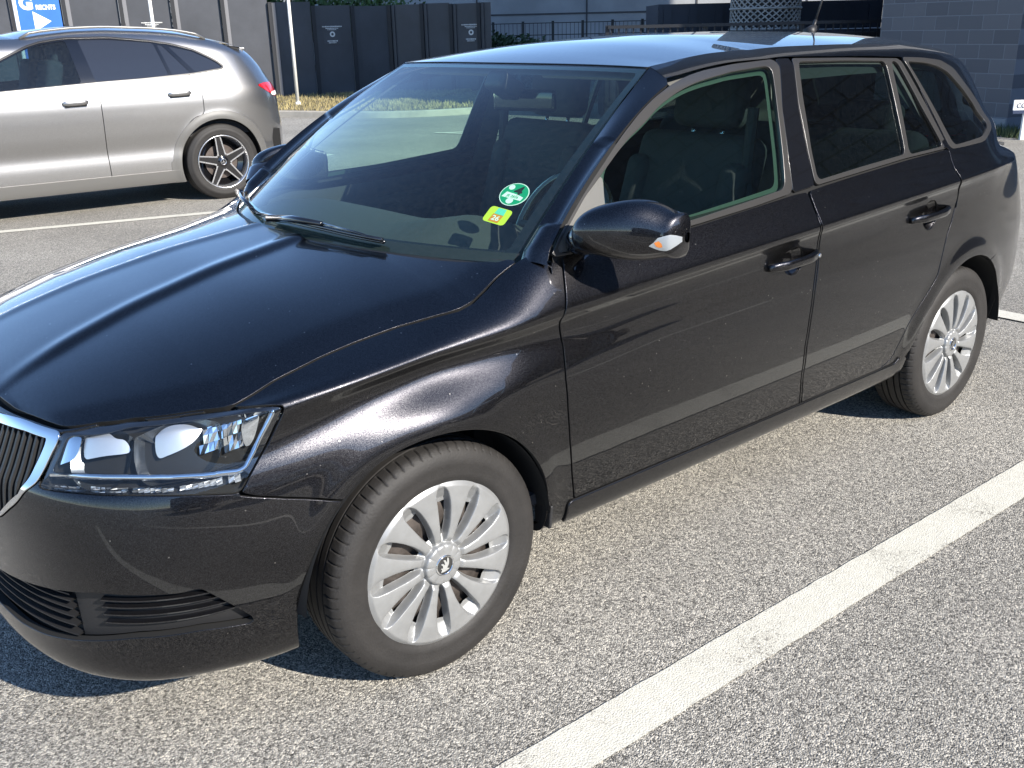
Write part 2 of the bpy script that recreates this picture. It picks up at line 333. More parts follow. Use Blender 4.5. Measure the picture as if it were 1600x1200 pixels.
# station tables of (offset from the plan curve, z) for every feature row
def row(ss, dd, zz, sig=.05):
    return _sm(ss, dd, sig), _sm(ss, zz, sig)
def L_rows():
    R = []
    #            centre -1.35  -1.0   -.80   -.55  -.40  -.20    0    .25   .33   .45    .7   3.0  3.6  4.4
    S = [-1.45,-1.15,-.95,-.75,-.56,-.42,-.20,0,.22,.32,.44,.7,2.6,3.2,3.6,4.4]
    def T(d, z, sig=.045): R.append(row(S, d, z, sig))
    T([.09,.09,.09,.10,.12,.12,.11,.10,.10,.10,.10,.10,.10,.10,.10,.10],[.205]*6+[.22,.24]+[.245]*5+[.26,.26,.26])
    T([.014,.014,.014,.022,.040,.050,.052,.054,.056,.058,.059,.059,.055,.05,.05,.05],[.215]*5+[.212,.24,.26]+[.268]*5+[.26,.25,.25])
    T([.002,.002,.002,.006,.014,.022,.028,.032,.037,.039,.041,.041,.037,.03,.02,.02],[.300]*5+[.31,.33,.335]+[.335]*5+[.34,.34,.34])
    T([.0,.0,.0,.0,.0,.004,.010,.012,.018,.020,.022,.022,.018,.006,.0,.0],[.420]*5+[.43,.44]+[.44]*9)
    T([.002,.002,.001,.0,.003,.012,.014,.000,.001,.004,.004,.004,.004,.002,.002,.002],[.535]*4+[.55,.57,.59]+[.60]*9)
    T([.016,.016,.018,.020,.022,.034,.036,.010,.002,.012,.011,.010,.009,.020,.03,.03],[.630,.632,.634,.640,.65,.67,.70,.715]+[.73]*3+[.75,.78,.78,.78,.78])
    zt = lambda s: np.interp(s, *ZT)
    T([.052,.052,.054,.054,.052,.048,.052,.052,.022,.020,.016,.013,.012,.075,.10,.10],[.700,.700,.700,.705,.72,.745]+[zt(s)-.016 for s in S[6:]], .035)
    T([.066,.066,.068,.068,.062,.050,.044,.043,.012,.011,.010,.006,.006,.090,.12,.12],[.728,.728,.728,.735,.75,.773]+[zt(s) for s in S[6:]], .035)
    T([.086,.086,.088,.088,.088,.084,.080,.066,.046,.034,.030,.021,.029,.165,.23,.23],[.752,.752,.752,.757,.773,.792,.825,.845,.890,.922,.928]+[(zt(s)*.6+np.interp(s,*ZB)*.4) for s in S[11:]], .04)
    T([.116,.116,.116,.118,.126,.136,.148,.143,.128,.086,.060,.052,.067,.180,.24,.26],[.766,.766,.764,.768,.786,.812,.848,.877,.930,.972,.985]+[np.interp(s,*ZB) for s in S[11:]], .03)
    for k, fr in enumerate((.25,.5,.75,.92,1.0)):
        dd = []; zz = []
        for s in S:
            if s < .5: dd.append(np.interp(s, R[9][0][0], R[9][0][1])+.09*(k+1)); zz.append(np.interp(s, R[9][1][0], R[9][1][1])+.012*(k+1))
            else: dd.append(0); zz.append(0)
        R.append(row(S, dd, zz, .02))
    return R
_R = L_rows(); VK = np.array([0,.072,.140,.245,.405,.535,.630,.6475,.692,.745,.845,.950,1.058,1.135,1.185]); VMAX = VK[-1]
def L_section(s):
    """rows (n,15,2) of (offset, z) for an array of stations"""
    s = np.asarray(s, float); x = plan(s)[0]; out = np.zeros(s.shape+(15, 2))
    for k in range(15):
        out[..., k, 0] = np.interp(s, *_R[k][0]); out[..., k, 1] = np.interp(s, *_R[k][1])
    zb = np.interp(s, *ZB); w = np.clip((s-.46)/.16, 0, 1); w = w*w*(3-2*w)
    for k, fr in zip(range(10, 15), (.25,.5,.75,.92,1.0)):
        z = zb+(z_edge(np.minimum(x, 3.35))-zb)*fr; d = gs_off(z, x)
        out[..., k, 0] = (1-w)*out[..., k, 0]+w*d; out[..., k, 1] = (1-w)*out[..., k, 1]+w*z
    return out
def L_grid(ss, vv):
    """points (len(ss), len(vv), 3); near side has y<0"""
    sec = L_section(ss); f = nat_spline(VK, np.moveaxis(sec, -2, 0))
    dz = np.moveaxis(f(vv), 0, 1)
    return L_place(np.asarray(ss)[:, None], dz)
def L_place(s, dz):
    x, y, nx, ny = plan(s)
    # plan tangent runs to the rear; outward normal for the y>0 half is (-ty, tx)
    d = dz[..., 0]-flare(x, dz[..., 1])
    return np.stack([x-nx*d, -(y-ny*d), dz[..., 1]], -1)
WF = (-.025, .30); WR = (2.455, .30); RA = .356
def flare(x, z):
    o = 0
    for cx, cz in (WF, WR):
        r = np.hypot(x-cx, z-cz); amp, sg = (.006, .026) if cx < 1 else (.010, .030)
        o = o+amp*np.exp(-np.maximum(r-RA-.012, 0)**2/(2*sg**2))*(np.clip((z-.25)/.15, 0, 1))
    return o
def L_pt(s, v):
    s = np.atleast_1d(np.asarray(s, float)); v = np.atleast_1d(np.asarray(v, float)); o = []
    sec = L_section(s)
    for i in range(len(s)):
        dz = nat_spline(VK, sec[i])(v[i:i+1]); o.append(L_place(s[i:i+1], dz)[0])
    return np.array(o)
def GS_pt(x, z):
    x = np.asarray(x, float); z = np.asarray(z, float); s = s_of_x(x)
    return np.stack([x, -(plan(s)[1]-gs_off(z, x)), z], -1)
# hood
HV = np.array([(-1.45,.694),(-1.1,.692),(-1.0,.698),(-.9,.690),(-.81,.738),(-.72,.754),(-.55,.729),(-.4635,.7015),(-.35,.7308),(-.2317,.7404),(-.1293,.7441),(-.0274,.7428),(.0553,.7321),(.1166,.7223),(.1605,.7238),(.2118,.7353),(.3201,.7716),(.36,.785)])
def hood_v(s): return np.interp(s, HV[:, 0], HV[:, 1])
_hs = np.linspace(S_FRONT, .36, 400); _he = L_pt(_hs, hood_v(_hs))
_g = np.exp(-.5*(np.arange(-24, 25)*.0045/.018)**2); _g /= _g.sum()
_hz = np.convolve(np.pad(_he[:, 2], 24, mode='edge'), _g, 'valid')
def hood_edge_y(x): return np.interp(x, _he[:, 0], -_he[:, 1])
def hood_edge_z(x): return np.interp(x, _he[:, 0], _hz)
HC = _sm([-.80,-.765,-.72,-.60,-.43,-.2,.09,.4,.6],[.760,.772,.796,.842,.892,.942,.984,1.02,1.03], .035)
def hood_z(x, y):
    x = np.asarray(x, float); a = np.abs(y)
    zc = np.interp(x, *HC); ye = np.maximum(hood_edge_y(np.clip(x, -.745, .42)), .05); ze = hood_edge_z(np.clip(x, -.745, .42))
    rr = np.interp(x, [-.8,-.4,.1],[.235,.185,.125]); t = np.clip(a/ye, 0, 1.3)
    h = zc-ze
    base = 1-.64*(t/.89)**2.6-1.22*.010*np.log1p(np.exp(np.clip((t-.89)/.010, -30, 30)))
    z = ze+h*base
    # crisp raised centre between two ridges, and a soft outer crease
    fade = np.clip((x+.80)/.2, 0, 1)
    z = z-.0075*fade*(1/(1+np.exp(-(a-rr-.012)/.006)))+.004*fade*np.exp(-((a-rr+.01)/.03)**2)+.0045
    return z

_lt = L_grid(np.arange(.6, S_REAR, .01), [VMAX])[:, 0]; _lt[-1, 1] = 0
def roof_edge(x): return np.interp(x, _lt[:, 0], -_lt[:, 1]), np.interp(x, _lt[:, 0], _lt[:, 2])
XREAR = _lt[-1, 0]
def roof_z(x, t):
    ye, ze = roof_edge(x); return ze+(zc_roof(x)-z_edge(x))*(1-np.abs(t)**2.2)*np.clip((XREAR-x)/.25, 0, 1)**.5
def head_x(a): return .885+.035*a*a
def wind_pt(a, b, inset=0.):
    """windscreen surface: a across (-1 near side .. 1 far side), b from the cowl (0) to the header (1)"""
    a = np.asarray(a, float); b = np.asarray(b, float)
    yb = .725*a; xb = .085+.235*a*a; zb = .985-.012*a*a
    xt = head_x(a); ye, ze = roof_edge(xt); yt = (ye-.004)*a; zt = roof_z(xt, a)-.002
    k = b*(1-b)
    x = xb*(1-b)+xt*b-.070*k; y = yb*(1-b)+yt*b+.03*a*k; z = zb*(1-b)+zt*b+.060*k*(1-.3*a*a)
    return np.stack([x, y+0*x, z], -1)
TR = {'L': {'hood_front_end': [(0.3128, 0.7879)], 'door_f': [(0.525, 1.1388), (0.3549, 0.7059), (0.4931, 0.9327), (0.3597, 0.6328), (0.3703, 0.5676), (0.3642, 0.4989), (0.3715, 0.4103), (0.3851, 0.3168), (0.4055, 0.215), (0.4389, 0.0909), (0.6893, 0.0992), (0.963, 0.1097), (1.4391, 0.1249), (1.4056, 0.232), (1.3882, 0.3501), (1.3915, 0.4379), (1.4034, 0.5111), (1.4229, 0.562), (1.4262, 0.613), (1.4111, 0.6654), (1.4126, 0.706), (1.408, 0.7451), (1.3366, 0.7466), (1.0589, 0.7413), (0.8913, 0.7384), (0.6656, 0.7382), (0.5267, 0.7281), (0.446, 0.7353), (0.3807, 0.7428)], 'door_r': [(1.4151, 0.7457), (1.4187, 0.7052), (1.4205, 0.6636), (1.4371, 0.6112), (1.433, 0.5607), (1.4137, 0.5097), (1.4022, 0.436), (1.3992, 0.3476), (1.4173, 0.2288), (1.4501, 0.1242), (1.6626, 0.1321), (1.9243, 0.1307), (1.9901, 0.1528), (2.0174, 0.2143), (2.0453, 0.2829), (2.0953, 0.3417), (2.1513, 0.3938), (2.1904, 0.4303), (2.2165, 0.4976), (2.2384, 0.533), (2.2693, 0.5556), (2.3054, 0.5996), (2.2865, 0.6337), (2.2771, 0.7031), (2.2907, 0.7538), (1.993, 0.7544), (1.688, 0.7514), (1.5055, 0.7482)], 'headlight': [(-0.8933, 0.6744), (-0.808, 0.7316), (-0.7195, 0.7472), (-0.5478, 0.7201), (-0.4498, 0.6913), (-0.3795, 0.6636), (-0.3585, 0.6532), (-0.3587, 0.6449), (-0.3885, 0.6167), (-0.4226, 0.5753), (-0.4556, 0.5101), (-0.472, 0.4835), (-0.5668, 0.5186), (-0.6946, 0.5593), (-0.7959, 0.5675), (-0.9099, 0.5618), (-0.9213, 0.5771), (-0.9097, 0.6253), (-0.8952, 0.6467)], 'drl': [(-0.9213, 0.5771), (-0.9008, 0.6066), (-0.7715, 0.6146), (-0.6272, 0.6041), (-0.5241, 0.5796), (-0.4598, 0.5492), (-0.4488, 0.5228), (-0.472, 0.4835), (-0.5668, 0.5186), (-0.6946, 0.5593), (-0.7959, 0.5675), (-0.9099, 0.5618)], 'lamp_in': [(-0.872, 0.6638), (-0.7119, 0.7273), (-0.5485, 0.7025), (-0.3822, 0.6521), (-0.3768, 0.6451), (-0.4174, 0.6127), (-0.4595, 0.5517), (-0.5239, 0.5816), (-0.627, 0.6077), (-0.772, 0.6174), (-0.9026, 0.611), (-0.8828, 0.6393)], 'plate1': [(-0.8281, 0.6325), (-0.8303, 0.6867), (-0.8081, 0.717), (-0.765, 0.7129), (-0.7212, 0.6655), (-0.7026, 0.6441), (-0.7025, 0.64), (-0.76, 0.6385)], 'plate2': [(-0.6413, 0.628), (-0.6329, 0.6929), (-0.6048, 0.7046), (-0.5516, 0.6951), (-0.5344, 0.6676), (-0.5335, 0.6528), (-0.544, 0.6417), (-0.5685, 0.6357), (-0.6034, 0.6318)], 'plate0': [(-0.8999, 0.6335), (-0.8826, 0.6594), (-0.8347, 0.6767), (-0.8342, 0.6343), (-0.8973, 0.6213)], 'plate3': [(-0.4519, 0.65), (-0.4109, 0.6524), (-0.4068, 0.6459), (-0.4267, 0.6158), (-0.4477, 0.6062)], 'facets': [(-0.5611, 0.6327), (-0.5328, 0.638), (-0.5195, 0.6662), (-0.453, 0.6576), (-0.447, 0.6109), (-0.4921, 0.6175)], 'grille_out': [(-1.1458, 0.6657), (-1.0341, 0.6859), (-0.8946, 0.6775), (-0.8869, 0.6508), (-0.9097, 0.6253), (-0.9308, 0.574), (-0.9814, 0.4884), (-1.0618, 0.4219)], 'grille_in': [(-1.1251, 0.6454), (-1.011, 0.6509), (-0.9273, 0.6493), (-0.9284, 0.6377), (-0.9434, 0.612), (-0.9775, 0.5233), (-1.0577, 0.4457)], 'intake': [(-1.1276, 0.2212), (-1.0175, 0.2334), (-0.8972, 0.2507), (-0.7784, 0.2698), (-0.6093, 0.2633), (-0.5773, 0.2704), (-0.5619, 0.2517), (-0.5232, 0.2098), (-0.4757, 0.159), (-0.5869, 0.1717), (-0.7254, 0.1679), (-0.8782, 0.1475), (-0.9737, 0.1371), (-1.0684, 0.1313), (-1.1874, 0.1337)], 'slot': [(-0.8419, 0.2531), (-0.7608, 0.2641), (-0.6063, 0.2572), (-0.5783, 0.2615), (-0.5581, 0.2402), (-0.5239, 0.2037), (-0.4861, 0.1636), (-0.5865, 0.1744), (-0.7248, 0.1705), (-0.8716, 0.151)], 'bumper_split': [(-0.4726, 0.4787), (-0.4426, 0.4627), (-0.3848, 0.4363), (-0.3123, 0.4056), (-0.2466, 0.3751)], 'hoodline': [(-0.4625, 0.6997), (-0.3474, 0.7303), (-0.2295, 0.7381), (-0.1279, 0.7421), (-0.0264, 0.7434), (0.0603, 0.7404), (0.1265, 0.7363), (0.1715, 0.7397), (0.2187, 0.7528), (0.3128, 0.7879)], 'rear_bumper': [(3.0755, 0.4634), (2.8253, 0.4589), (2.6303, 0.4236)], 'quarter_out': [(2.144, 1.1169), (2.2879, 1.1132), (2.4419, 1.1036), (2.562, 1.0671), (2.6591, 0.9931), (2.8356, 0.8867), (2.8546, 0.7951), (2.7864, 0.7687), (2.5727, 0.7417), (2.4493, 0.7436), (2.3055, 0.7482)], 'quarter_in': [(2.1684, 1.0977), (2.2899, 1.0909), (2.3811, 1.0775), (2.4652, 1.0527), (2.5622, 0.9896), (2.6979, 0.8969), (2.7594, 0.8033), (2.7216, 0.7827), (2.5718, 0.7589), (2.4485, 0.758), (2.3388, 0.7582)], 'dlo_r': [(1.0875, 1.1412), (1.2353, 1.1429), (1.4433, 1.1432), (1.5083, 1.1397), (1.805, 1.1271), (2.1355, 1.117)], 'handle_f': [(1.1816, 0.5904), (1.2426, 0.6096), (1.3166, 0.6067), (1.389, 0.5896), (1.4065, 0.5747), (1.3429, 0.5644), (1.2555, 0.5602), (1.1968, 0.5685)], 'handle_r': [(1.975, 0.593), (2.0531, 0.6012), (2.1333, 0.5994), (2.2019, 0.5868), (2.2186, 0.5762), (2.1506, 0.57), (2.0527, 0.5693), (1.9914, 0.5767)]}, 'GS': {'a_outer': [(0.3487, 0.9819), (0.3908, 1.023), (0.4841, 1.1092), (0.6074, 1.1887), (0.6866, 1.2404), (0.7667, 1.2846), (0.8412, 1.3197), (0.92, 1.3461), (1.0081, 1.3665), (1.0905, 1.3782)], 'win_f_out': [(0.3627, 0.9828), (0.4031, 1.0243), (0.4961, 1.1079), (0.6181, 1.1877), (0.6944, 1.2367), (0.7724, 1.2811), (0.8437, 1.3148), (0.92, 1.3413), (1.0062, 1.3617), (1.0856, 1.3733), (1.2272, 1.3849), (1.434, 1.3916), (1.3786, 1.2531), (1.3473, 1.111), (1.3342, 1.0198), (1.1465, 1.0047), (0.8895, 0.9899), (0.6622, 0.9824), (0.505, 0.9801), (0.3683, 0.982)], 'win_f_in': [(0.3803, 0.9891), (0.4251, 1.0302), (0.5164, 1.1056), (0.5914, 1.1521), (0.6592, 1.1947), (0.7127, 1.2243), (0.786, 1.2564), (0.8533, 1.2917), (0.9232, 1.3167), (0.9892, 1.3345), (1.0544, 1.3463), (1.1999, 1.3635), (1.3704, 1.3723), (1.3822, 1.3611), (1.3488, 1.237), (1.3198, 1.1136), (1.2989, 1.0365), (1.1537, 1.0248), (0.8949, 1.0058), (0.6661, 0.9944), (0.5072, 0.9874)], 'glass_f': [(0.5989, 1.1544), (0.6592, 1.1947), (0.7127, 1.2243), (0.786, 1.2564), (0.8533, 1.2917), (0.9232, 1.3167), (0.9892, 1.3345), (1.0544, 1.3463), (1.1999, 1.3635), (1.3704, 1.3723), (1.3822, 1.3611), (1.3488, 1.237), (1.3198, 1.1136), (1.2989, 1.0365), (1.1537, 1.0248), (0.8949, 1.0058), (0.6661, 0.9944), (0.5509, 0.9888)], 'tri': [(0.3803, 0.9891), (0.4251, 1.0302), (0.5164, 1.1056), (0.5914, 1.1521), (0.5797, 1.1076), (0.5654, 1.0405), (0.5556, 0.9897), (0.5072, 0.9874)], 'win_r_out': [(1.5046, 1.391), (1.7963, 1.3828), (2.1185, 1.3696), (2.2161, 1.1988), (2.2942, 1.0616), (1.9985, 1.055), (1.691, 1.0393), (1.4521, 1.0268), (1.4528, 1.1287), (1.4661, 1.2658)], 'win_r_in': [(1.528, 1.3791), (1.7829, 1.3735), (2.0204, 1.3629), (2.0081, 1.2328), (1.9963, 1.0696), (1.7165, 1.0562), (1.4713, 1.0415), (1.4722, 1.1269), (1.4964, 1.2732)], 'win_r2_in': [(2.0568, 1.3615), (2.0939, 1.3602), (2.1747, 1.2057), (2.2594, 1.0712), (2.024, 1.065), (2.0382, 1.2103)], 'cpillar_strip': [(2.1259, 1.3714), (2.1705, 1.3657), (2.2494, 1.218), (2.3345, 1.0688), (2.2751, 1.0633)], 'b_cover': [(1.4402, 1.3932), (1.5049, 1.3928), (1.4661, 1.2658), (1.4528, 1.1287), (1.4489, 1.0271), (1.3373, 1.0195), (1.3504, 1.1107), (1.3817, 1.2529)]}, 'W': {'green': [(-0.8596, 0.2854)], 'yellow': [(-0.857, 0.1843)], 'wiper': [(0.2204, 0.0084), (0.0039, 0.0199), (-0.2195, 0.0189), (-0.4028, 0.0081), (-0.5452, 0.0027)], 'wiper2': [(0.8191, 0.0795), (0.5356, 0.0167), (0.2913, 0.0091)], 'corner': [(-0.995, 0.0064)], 'hdr': [(-0.2813, 1.0004), (0.7664, 0.9819), (-0.9934, 0.9712)], 'pillar': [(-1.0357, 0.6838), (-1.0303, 0.3919)]}}
# =====================================================================================
#                          the black estate car
# =====================================================================================
RG = random.Random(5)
CAR = empty('parked_estate_car'); tag(CAR, 'glossy black estate car parked in the foreground, seen from its front left corner', 'car')
TL, TG = TR['L'], TR['GS']
def arc(n, k): return np.array(TL[k]) if n == 'L' else np.array(TG[k])
def Lblock(s0, s1, v0, v1, ds=.010, dv=.010):
    ss = np.linspace(s0, s1, max(2, int(round((s1-s0)/ds))+1)); vv = np.linspace(v0, v1, max(2, int(round((v1-v0)/dv))+1))
    P = L_grid(ss, vv); A, B = np.meshgrid(ss, vv, indexing='ij')
    if s0 <= S_FRONT+1e-6: P[0, :, 1] = 0
    if s1 >= S_REAR-1e-6: P[-1, :, 1] = 0
    return P, A, B
def GSblock(x0, x1, z0, z1, d=.010):
    xs = np.arange(x0, x1, d); zs = np.arange(z0, z1, d); A, B = np.meshgrid(xs, zs, indexing='ij'); return GS_pt(A, B), A, B
G_ = .0036                                    # half gap before the rolled lip
def ins(poly, g=G_): f = sdf(poly); return lambda a, b: f(a, b)-g
def outs(poly, g=G_): f = sdf(poly); return lambda a, b: -f(a, b)-g
def arches(G, r=RA):
    X = G[0][..., 0].ravel(); Z = G[0][..., 2].ravel()
    return [lambda a, b, c=c: np.hypot(X-c[0], Z-c[1])-r for c in (WF, WR)]
hl = rnd(TL['headlight'], .010, 2); split = np.array(TL['bumper_split'])
gout = rnd(np.array(TL['grille_out']+[(-1.30, .385), (-1.75, .37), (-1.75, .69), (-1.30, .672)]), .012, 2)
gin = np.array(TL['grille_in']+[(-1.30, .402), (-1.75, .39), (-1.75, .66), (-1.30, .648)]); gin[:, 1] = np.where(gin[:, 1] > .53, gin[:, 1]+.004, gin[:, 1]-.009)
intake = rnd(np.array(TL['intake']+[(-1.35, .137), (-1.8, .137), (-1.8, .222), (-1.35, .222)]), .008, 2)
doorF = rnd(TL['door_f'], .006, 2); doorR = rnd(TL['door_r'], .006, 2)
hs_ = np.linspace(-1.75, -.465, 60); hlineF = np.stack([hs_, hood_v(hs_)], 1)
# --- bumper
Gf = Lblock(S_FRONT, .44, 0, .80, .009, .009)
gap_l = np.array(TL['door_f'][:10])           # front edge of the door, top to bottom
bump_poly = np.concatenate([[(-1.75, -.1), (-.20, -.1), (-.235, .30)], split[::-1], hlineF[::-1]])
panel('front_bumper', Gf, [ins(bump_poly), outs(gout), outs(intake), outs(hl)]+arches(Gf), M['paint'], CAR, .020, sym=True)
hline = np.concatenate([[(-.4635, .7015)], HV[8:]]); 
fend_poly = np.concatenate([[(-.2, .30)], [(-.2, -.05), (.3, -.05)], [(.404, -.05)], gap_l[::-1], [(.362, .772), (.345, .790), (.3201, .7716)], HV[8:17][::-1], [(-.4635, .7015), (-.36, .66)], np.array(TL['headlight'])[8:12], split[:0:-1][::-1]])
fend_poly = np.concatenate([[(.30, -.05), (.404, -.05)], gap_l[::-1], [(.335, .7745), (.3201, .7716)], HV[8:16][::-1], [(-.4635, .7015), (-.38, .664)], np.array(TL['headlight'])[6:12], split[1:], [(-.12, .44), (.0, .3)]])
panel('front_fender', Gf, [ins(fend_poly), outs(hl)]+arches(Gf), M['paint'], CAR, .020, both=True)
# --- doors, lower skins
FD = []; RDo = []
for nm, poly, s0, s1 in (('front_door', doorF, .30, 1.55), ('rear_door', doorR, 1.30, 2.50)):
    G = Lblock(s0, s1, .08, .80, .009, .009)
    k = TL['handle_f'] if nm == 'front_door' else TL['handle_r']
    hp = np.array(k); c = hp.mean(0); hs0, hs1 = hp[:, 0].min(), hp[:, 0].max()
    cup = np.array([(c[0]+.01+.052*math.cos(t), c[1]+.031*math.sin(t)) for t in np.linspace(0, 2*math.pi, 25)[:-1]])
    for sgn, o in zip((1, -1), panel(nm, G, [ins(poly), outs(cup, .001)], M['paint'], CAR, .020, both=True)):
        # recessed cup behind the grip
        ss = np.linspace(c[0]-.055, c[0]+.075, 22); vv = np.linspace(c[1]-.036, c[1]+.036, 16); P = L_grid(ss, vv); A, B = np.meshgrid(ss, vv, indexing='ij'); N = grid_normals(P)
        e = np.clip(1-np.hypot((A-c[0]-.01)/.054, (B-c[1])/.033), 0, 1); P = P-N*(.022*np.minimum(1, e*2.2)**.8+.0015)[..., None]
        V, NN, _, F = cut_grid(P, A, B, [ins(cup, -.0015)])
        if sgn < 0: V = V*[1, -1, 1]; NN = NN*[1, -1, 1]; F = [f[::-1] for f in F]
        mesh('handle_cup', V, F, M['paint'], o, True, NN)
        # grip bar
        n = 22; V = []; F = []; t = np.linspace(0, 1, n); st = hs0-.004+(hs1-hs0+.008)*t
        base = L_pt(st, np.full(n, c[1])); up = L_pt(st, np.full(n, c[1]+.01))-base; up /= np.linalg.norm(up, axis=1)[:, None]
        tan = np.gradient(base, axis=0); tan /= np.linalg.norm(tan, axis=1)[:, None]; out = np.cross(tan, up)
        prof = np.interp(t, [0, .08, .25, .5, .75, .92, 1], [.004, .016, .030, .034, .030, .018, .006]); hh = np.interp(t, [0, .1, .5, .85, 1], [.010, .014, .0135, .016, .013]); th = np.interp(t, [0, .15, .5, .85, 1], [.010, .008, .006, .010, .012])
        for i in range(n):
            for k2 in range(16):
                an = 2*math.pi*k2/16; ca, sa = math.cos(an), math.sin(an)
                p = base[i]+out[i]*(prof[i]+th[i]*np.sign(ca)*abs(ca)**.8)+up[i]*hh[i]*np.sign(sa)*abs(sa)**.8; V.append(p*[1, sgn, 1])
        for i in range(n-1):
            for k2 in range(16): F.append((i*16+k2, i*16+(k2+1) % 16, (i+1)*16+(k2+1) % 16, (i+1)*16+k2))
        F += [tuple(range(16)), tuple((n-1)*16+k2 for k2 in range(16))]
        h = MB().add(V, F).build('handle', M['paint'], o, smooth=True)
        if nm == 'front_door':
            p = L_pt([hs1-.014], [c[1]+.001])[0]; b = MB(); b.lathe([(0, -.0005), (.0055, -.0005), (.0065, .001)], 16, (p[0], sgn*(p[1]-.033), p[2])); b.build('key_lock', M['chrome'], h)
        (FD if nm == 'front_door' else RDo).append(o)
# --- body side: cantrail, pillars, quarter, sill
dloR = np.array([(.60, .80)]+[(.60, 1.02)]+TL['dlo_r'][:1]+TL['dlo_r'][1:]+[(2.30, .90), (2.32, .79)])
vtop = [v for s, v in TL['dlo_r']]
ctop = np.array([(.80, vtop[0]-.02), (.93, vtop[0]-.004)]+TL['dlo_r'])
cs_top = TL['dlo_r'][-1]; door_top_end = TL['door_r'][21]
dlo = np.concatenate([[(.55, .70)], [(.55, vtop[0]-.05)], ctop, [(cs_top[0]+.03, cs_top[1]-.006)], [(door_top_end[0]+.003, door_top_end[1]+.002)], [(door_top_end[0]-.006, door_top_end[1]-.03)], [(2.2, .70)]])
side = [(.404, -.05), (.404, .138), (.925, .138), (.925, 1.6), (3.38, 1.6), (3.46, .95), (3.47, .46), (2.87, .455), (2.62, .418), (2.62, -.05)]
Gs = Lblock(.38, 3.50, 0, VMAX, .011, .010)
doorsU = np.concatenate([doorF])
qout = rnd(TL['quarter_out'], .012, 2); qin = rnd(TL['quarter_in'], .012, 2)
panel('body_side', Gs, [ins(side, .002), outs(doorF), outs(doorR), outs(dlo, .001), outs(qout, .0005)]+arches(Gs), M['paint'], CAR, .022, both=True, skip=lambda p: p[2] > 1.30)
# --- sill trim standing slightly proud under the doors
Gl = Lblock(.39, 2.20, .03, .16, .012, .006)
slp = rnd([(.406, .050), (.406, .128), (2.02, .128), (2.045, .150), (2.065, .12), (2.03, .06), (1.98, .050)], .006, 2)
panel('sill', Gl, [ins(slp, 0)]+arches(Gl, RA+.01), M['paint'], CAR, .012, off=.007, lip=.003, both=True)
# --- A pillar blending into the cantrail
vo = np.interp(.93, [p[0] for p in ctop], [p[1] for p in ctop]); tv = np.linspace(vo+.001, VMAX, 12)
T0 = L_pt(np.full(12, .93), tv); c0 = T0[-1]-T0[0]; tanx = np.array([1., 0, 0]); nh = np.cross(c0, np.array([.93, .05, .12])); nh /= np.linalg.norm(nh); nh *= -1 if nh[1] > 0 else 1
aa = ((T0-T0[0])@c0)/(c0@c0); bb = ((T0-T0[0])@nh)/np.linalg.norm(c0)
ao = np.array(TG['a_outer']); Ao = GS_pt(ao[:, 0], ao[:, 1]); tl = np.r_[0, np.cumsum(np.linalg.norm(np.diff(Ao, axis=0), axis=1))]
K = 60; Ai = np.array([wind_pt(-1.012, b) for b in np.linspace(-.012, 1, K)])
Ao = np.concatenate([[Ao[0]-(Ao[1]-Ao[0])*.2], Ao]); tl = np.r_[0, np.cumsum(np.linalg.norm(np.diff(Ao, axis=0), axis=1))]; _pc = [np.polyfit(tl, Ao[:, k], 4) for k in range(3)]; fO = lambda u: np.stack([np.polyval(c_, u) for c_ in _pc], -1); xo = np.linspace(0, 1, 400); Od = fO(xo*tl[-1]); ie = np.abs(Od[:, 0]-T0[0][0]).argmin(); Od = Od[:ie+1]
Od[-1] = T0[0]; Os = Od[np.linspace(0, len(Od)-1, K).astype(int)]
blend = np.clip((np.arange(K)-K+14)/13., 0, 1)[:, None]; Ai = Ai+blend*(T0[-1]-Ai[-1])
P = np.zeros((K, 12, 3))
for i in range(K):
    c = Ai[i]-Os[i]; tg = Os[min(i+1, K-1)]-Os[max(i-1, 0)]; n = np.cross(c, tg); n /= np.linalg.norm(n); n *= -1 if n[1] > 0 else 1
    q = i/(K-1.); bbx = bb*q+(1-q)*np.sin(np.pi*aa)*.19; P[i] = Os[i]+aa[:, None]*c+(bbx*np.linalg.norm(c))[:, None]*n-n*.012*max(0, 1-i/3.)
A, B = np.meshgrid(np.linspace(0, 1, K), np.linspace(0, 1, 12), indexing='ij')
panel('windscreen_pillar', (P, A, B), [lambda a, b: a+1], M['paint'], CAR, .012, lip=.0008, both=True, skip=lambda p: p[0] > .925 or p[2] < .985)
# --- hood
hp_s = np.linspace(S_FRONT, .3201, 90); he = L_pt(hp_s, hood_v(hp_s))[:, :2]; he[0, 1] = 0
rear = np.array([(.062+.242*(y/.72)**2, y) for y in np.linspace(-.70, .2, 20)])
hpoly = np.concatenate([he, [(.3105, -.712)], rear, [(-.9, .2)]])
hpoly[0, 0] -= 0; hpoly = hpoly[(hpoly[:, 0] > -2)]
hx = np.arange(-.80, .36, .009); hy = np.linspace(-.765, 0, 96); A, B = np.meshgrid(hx, hy, indexing='ij')
hp2 = np.concatenate([[( -.7445, .2)], he, [(.3105, -.712)], rear])
panel('hood', (np.stack([A, B, hood_z(A, B)], -1), A, B), [ins(hp2, .0062)], M['paint'], CAR, .022, sym=True)
MBc = MB()
# black sheet under the hood and cowl, coloured for shade in the shut lines
panel('shutline_shade', (np.stack([A, B, hood_z(A, B)-.030], -1), A, B), [ins(hp2, -.012)], M['black'], CAR, 0, sym=True)
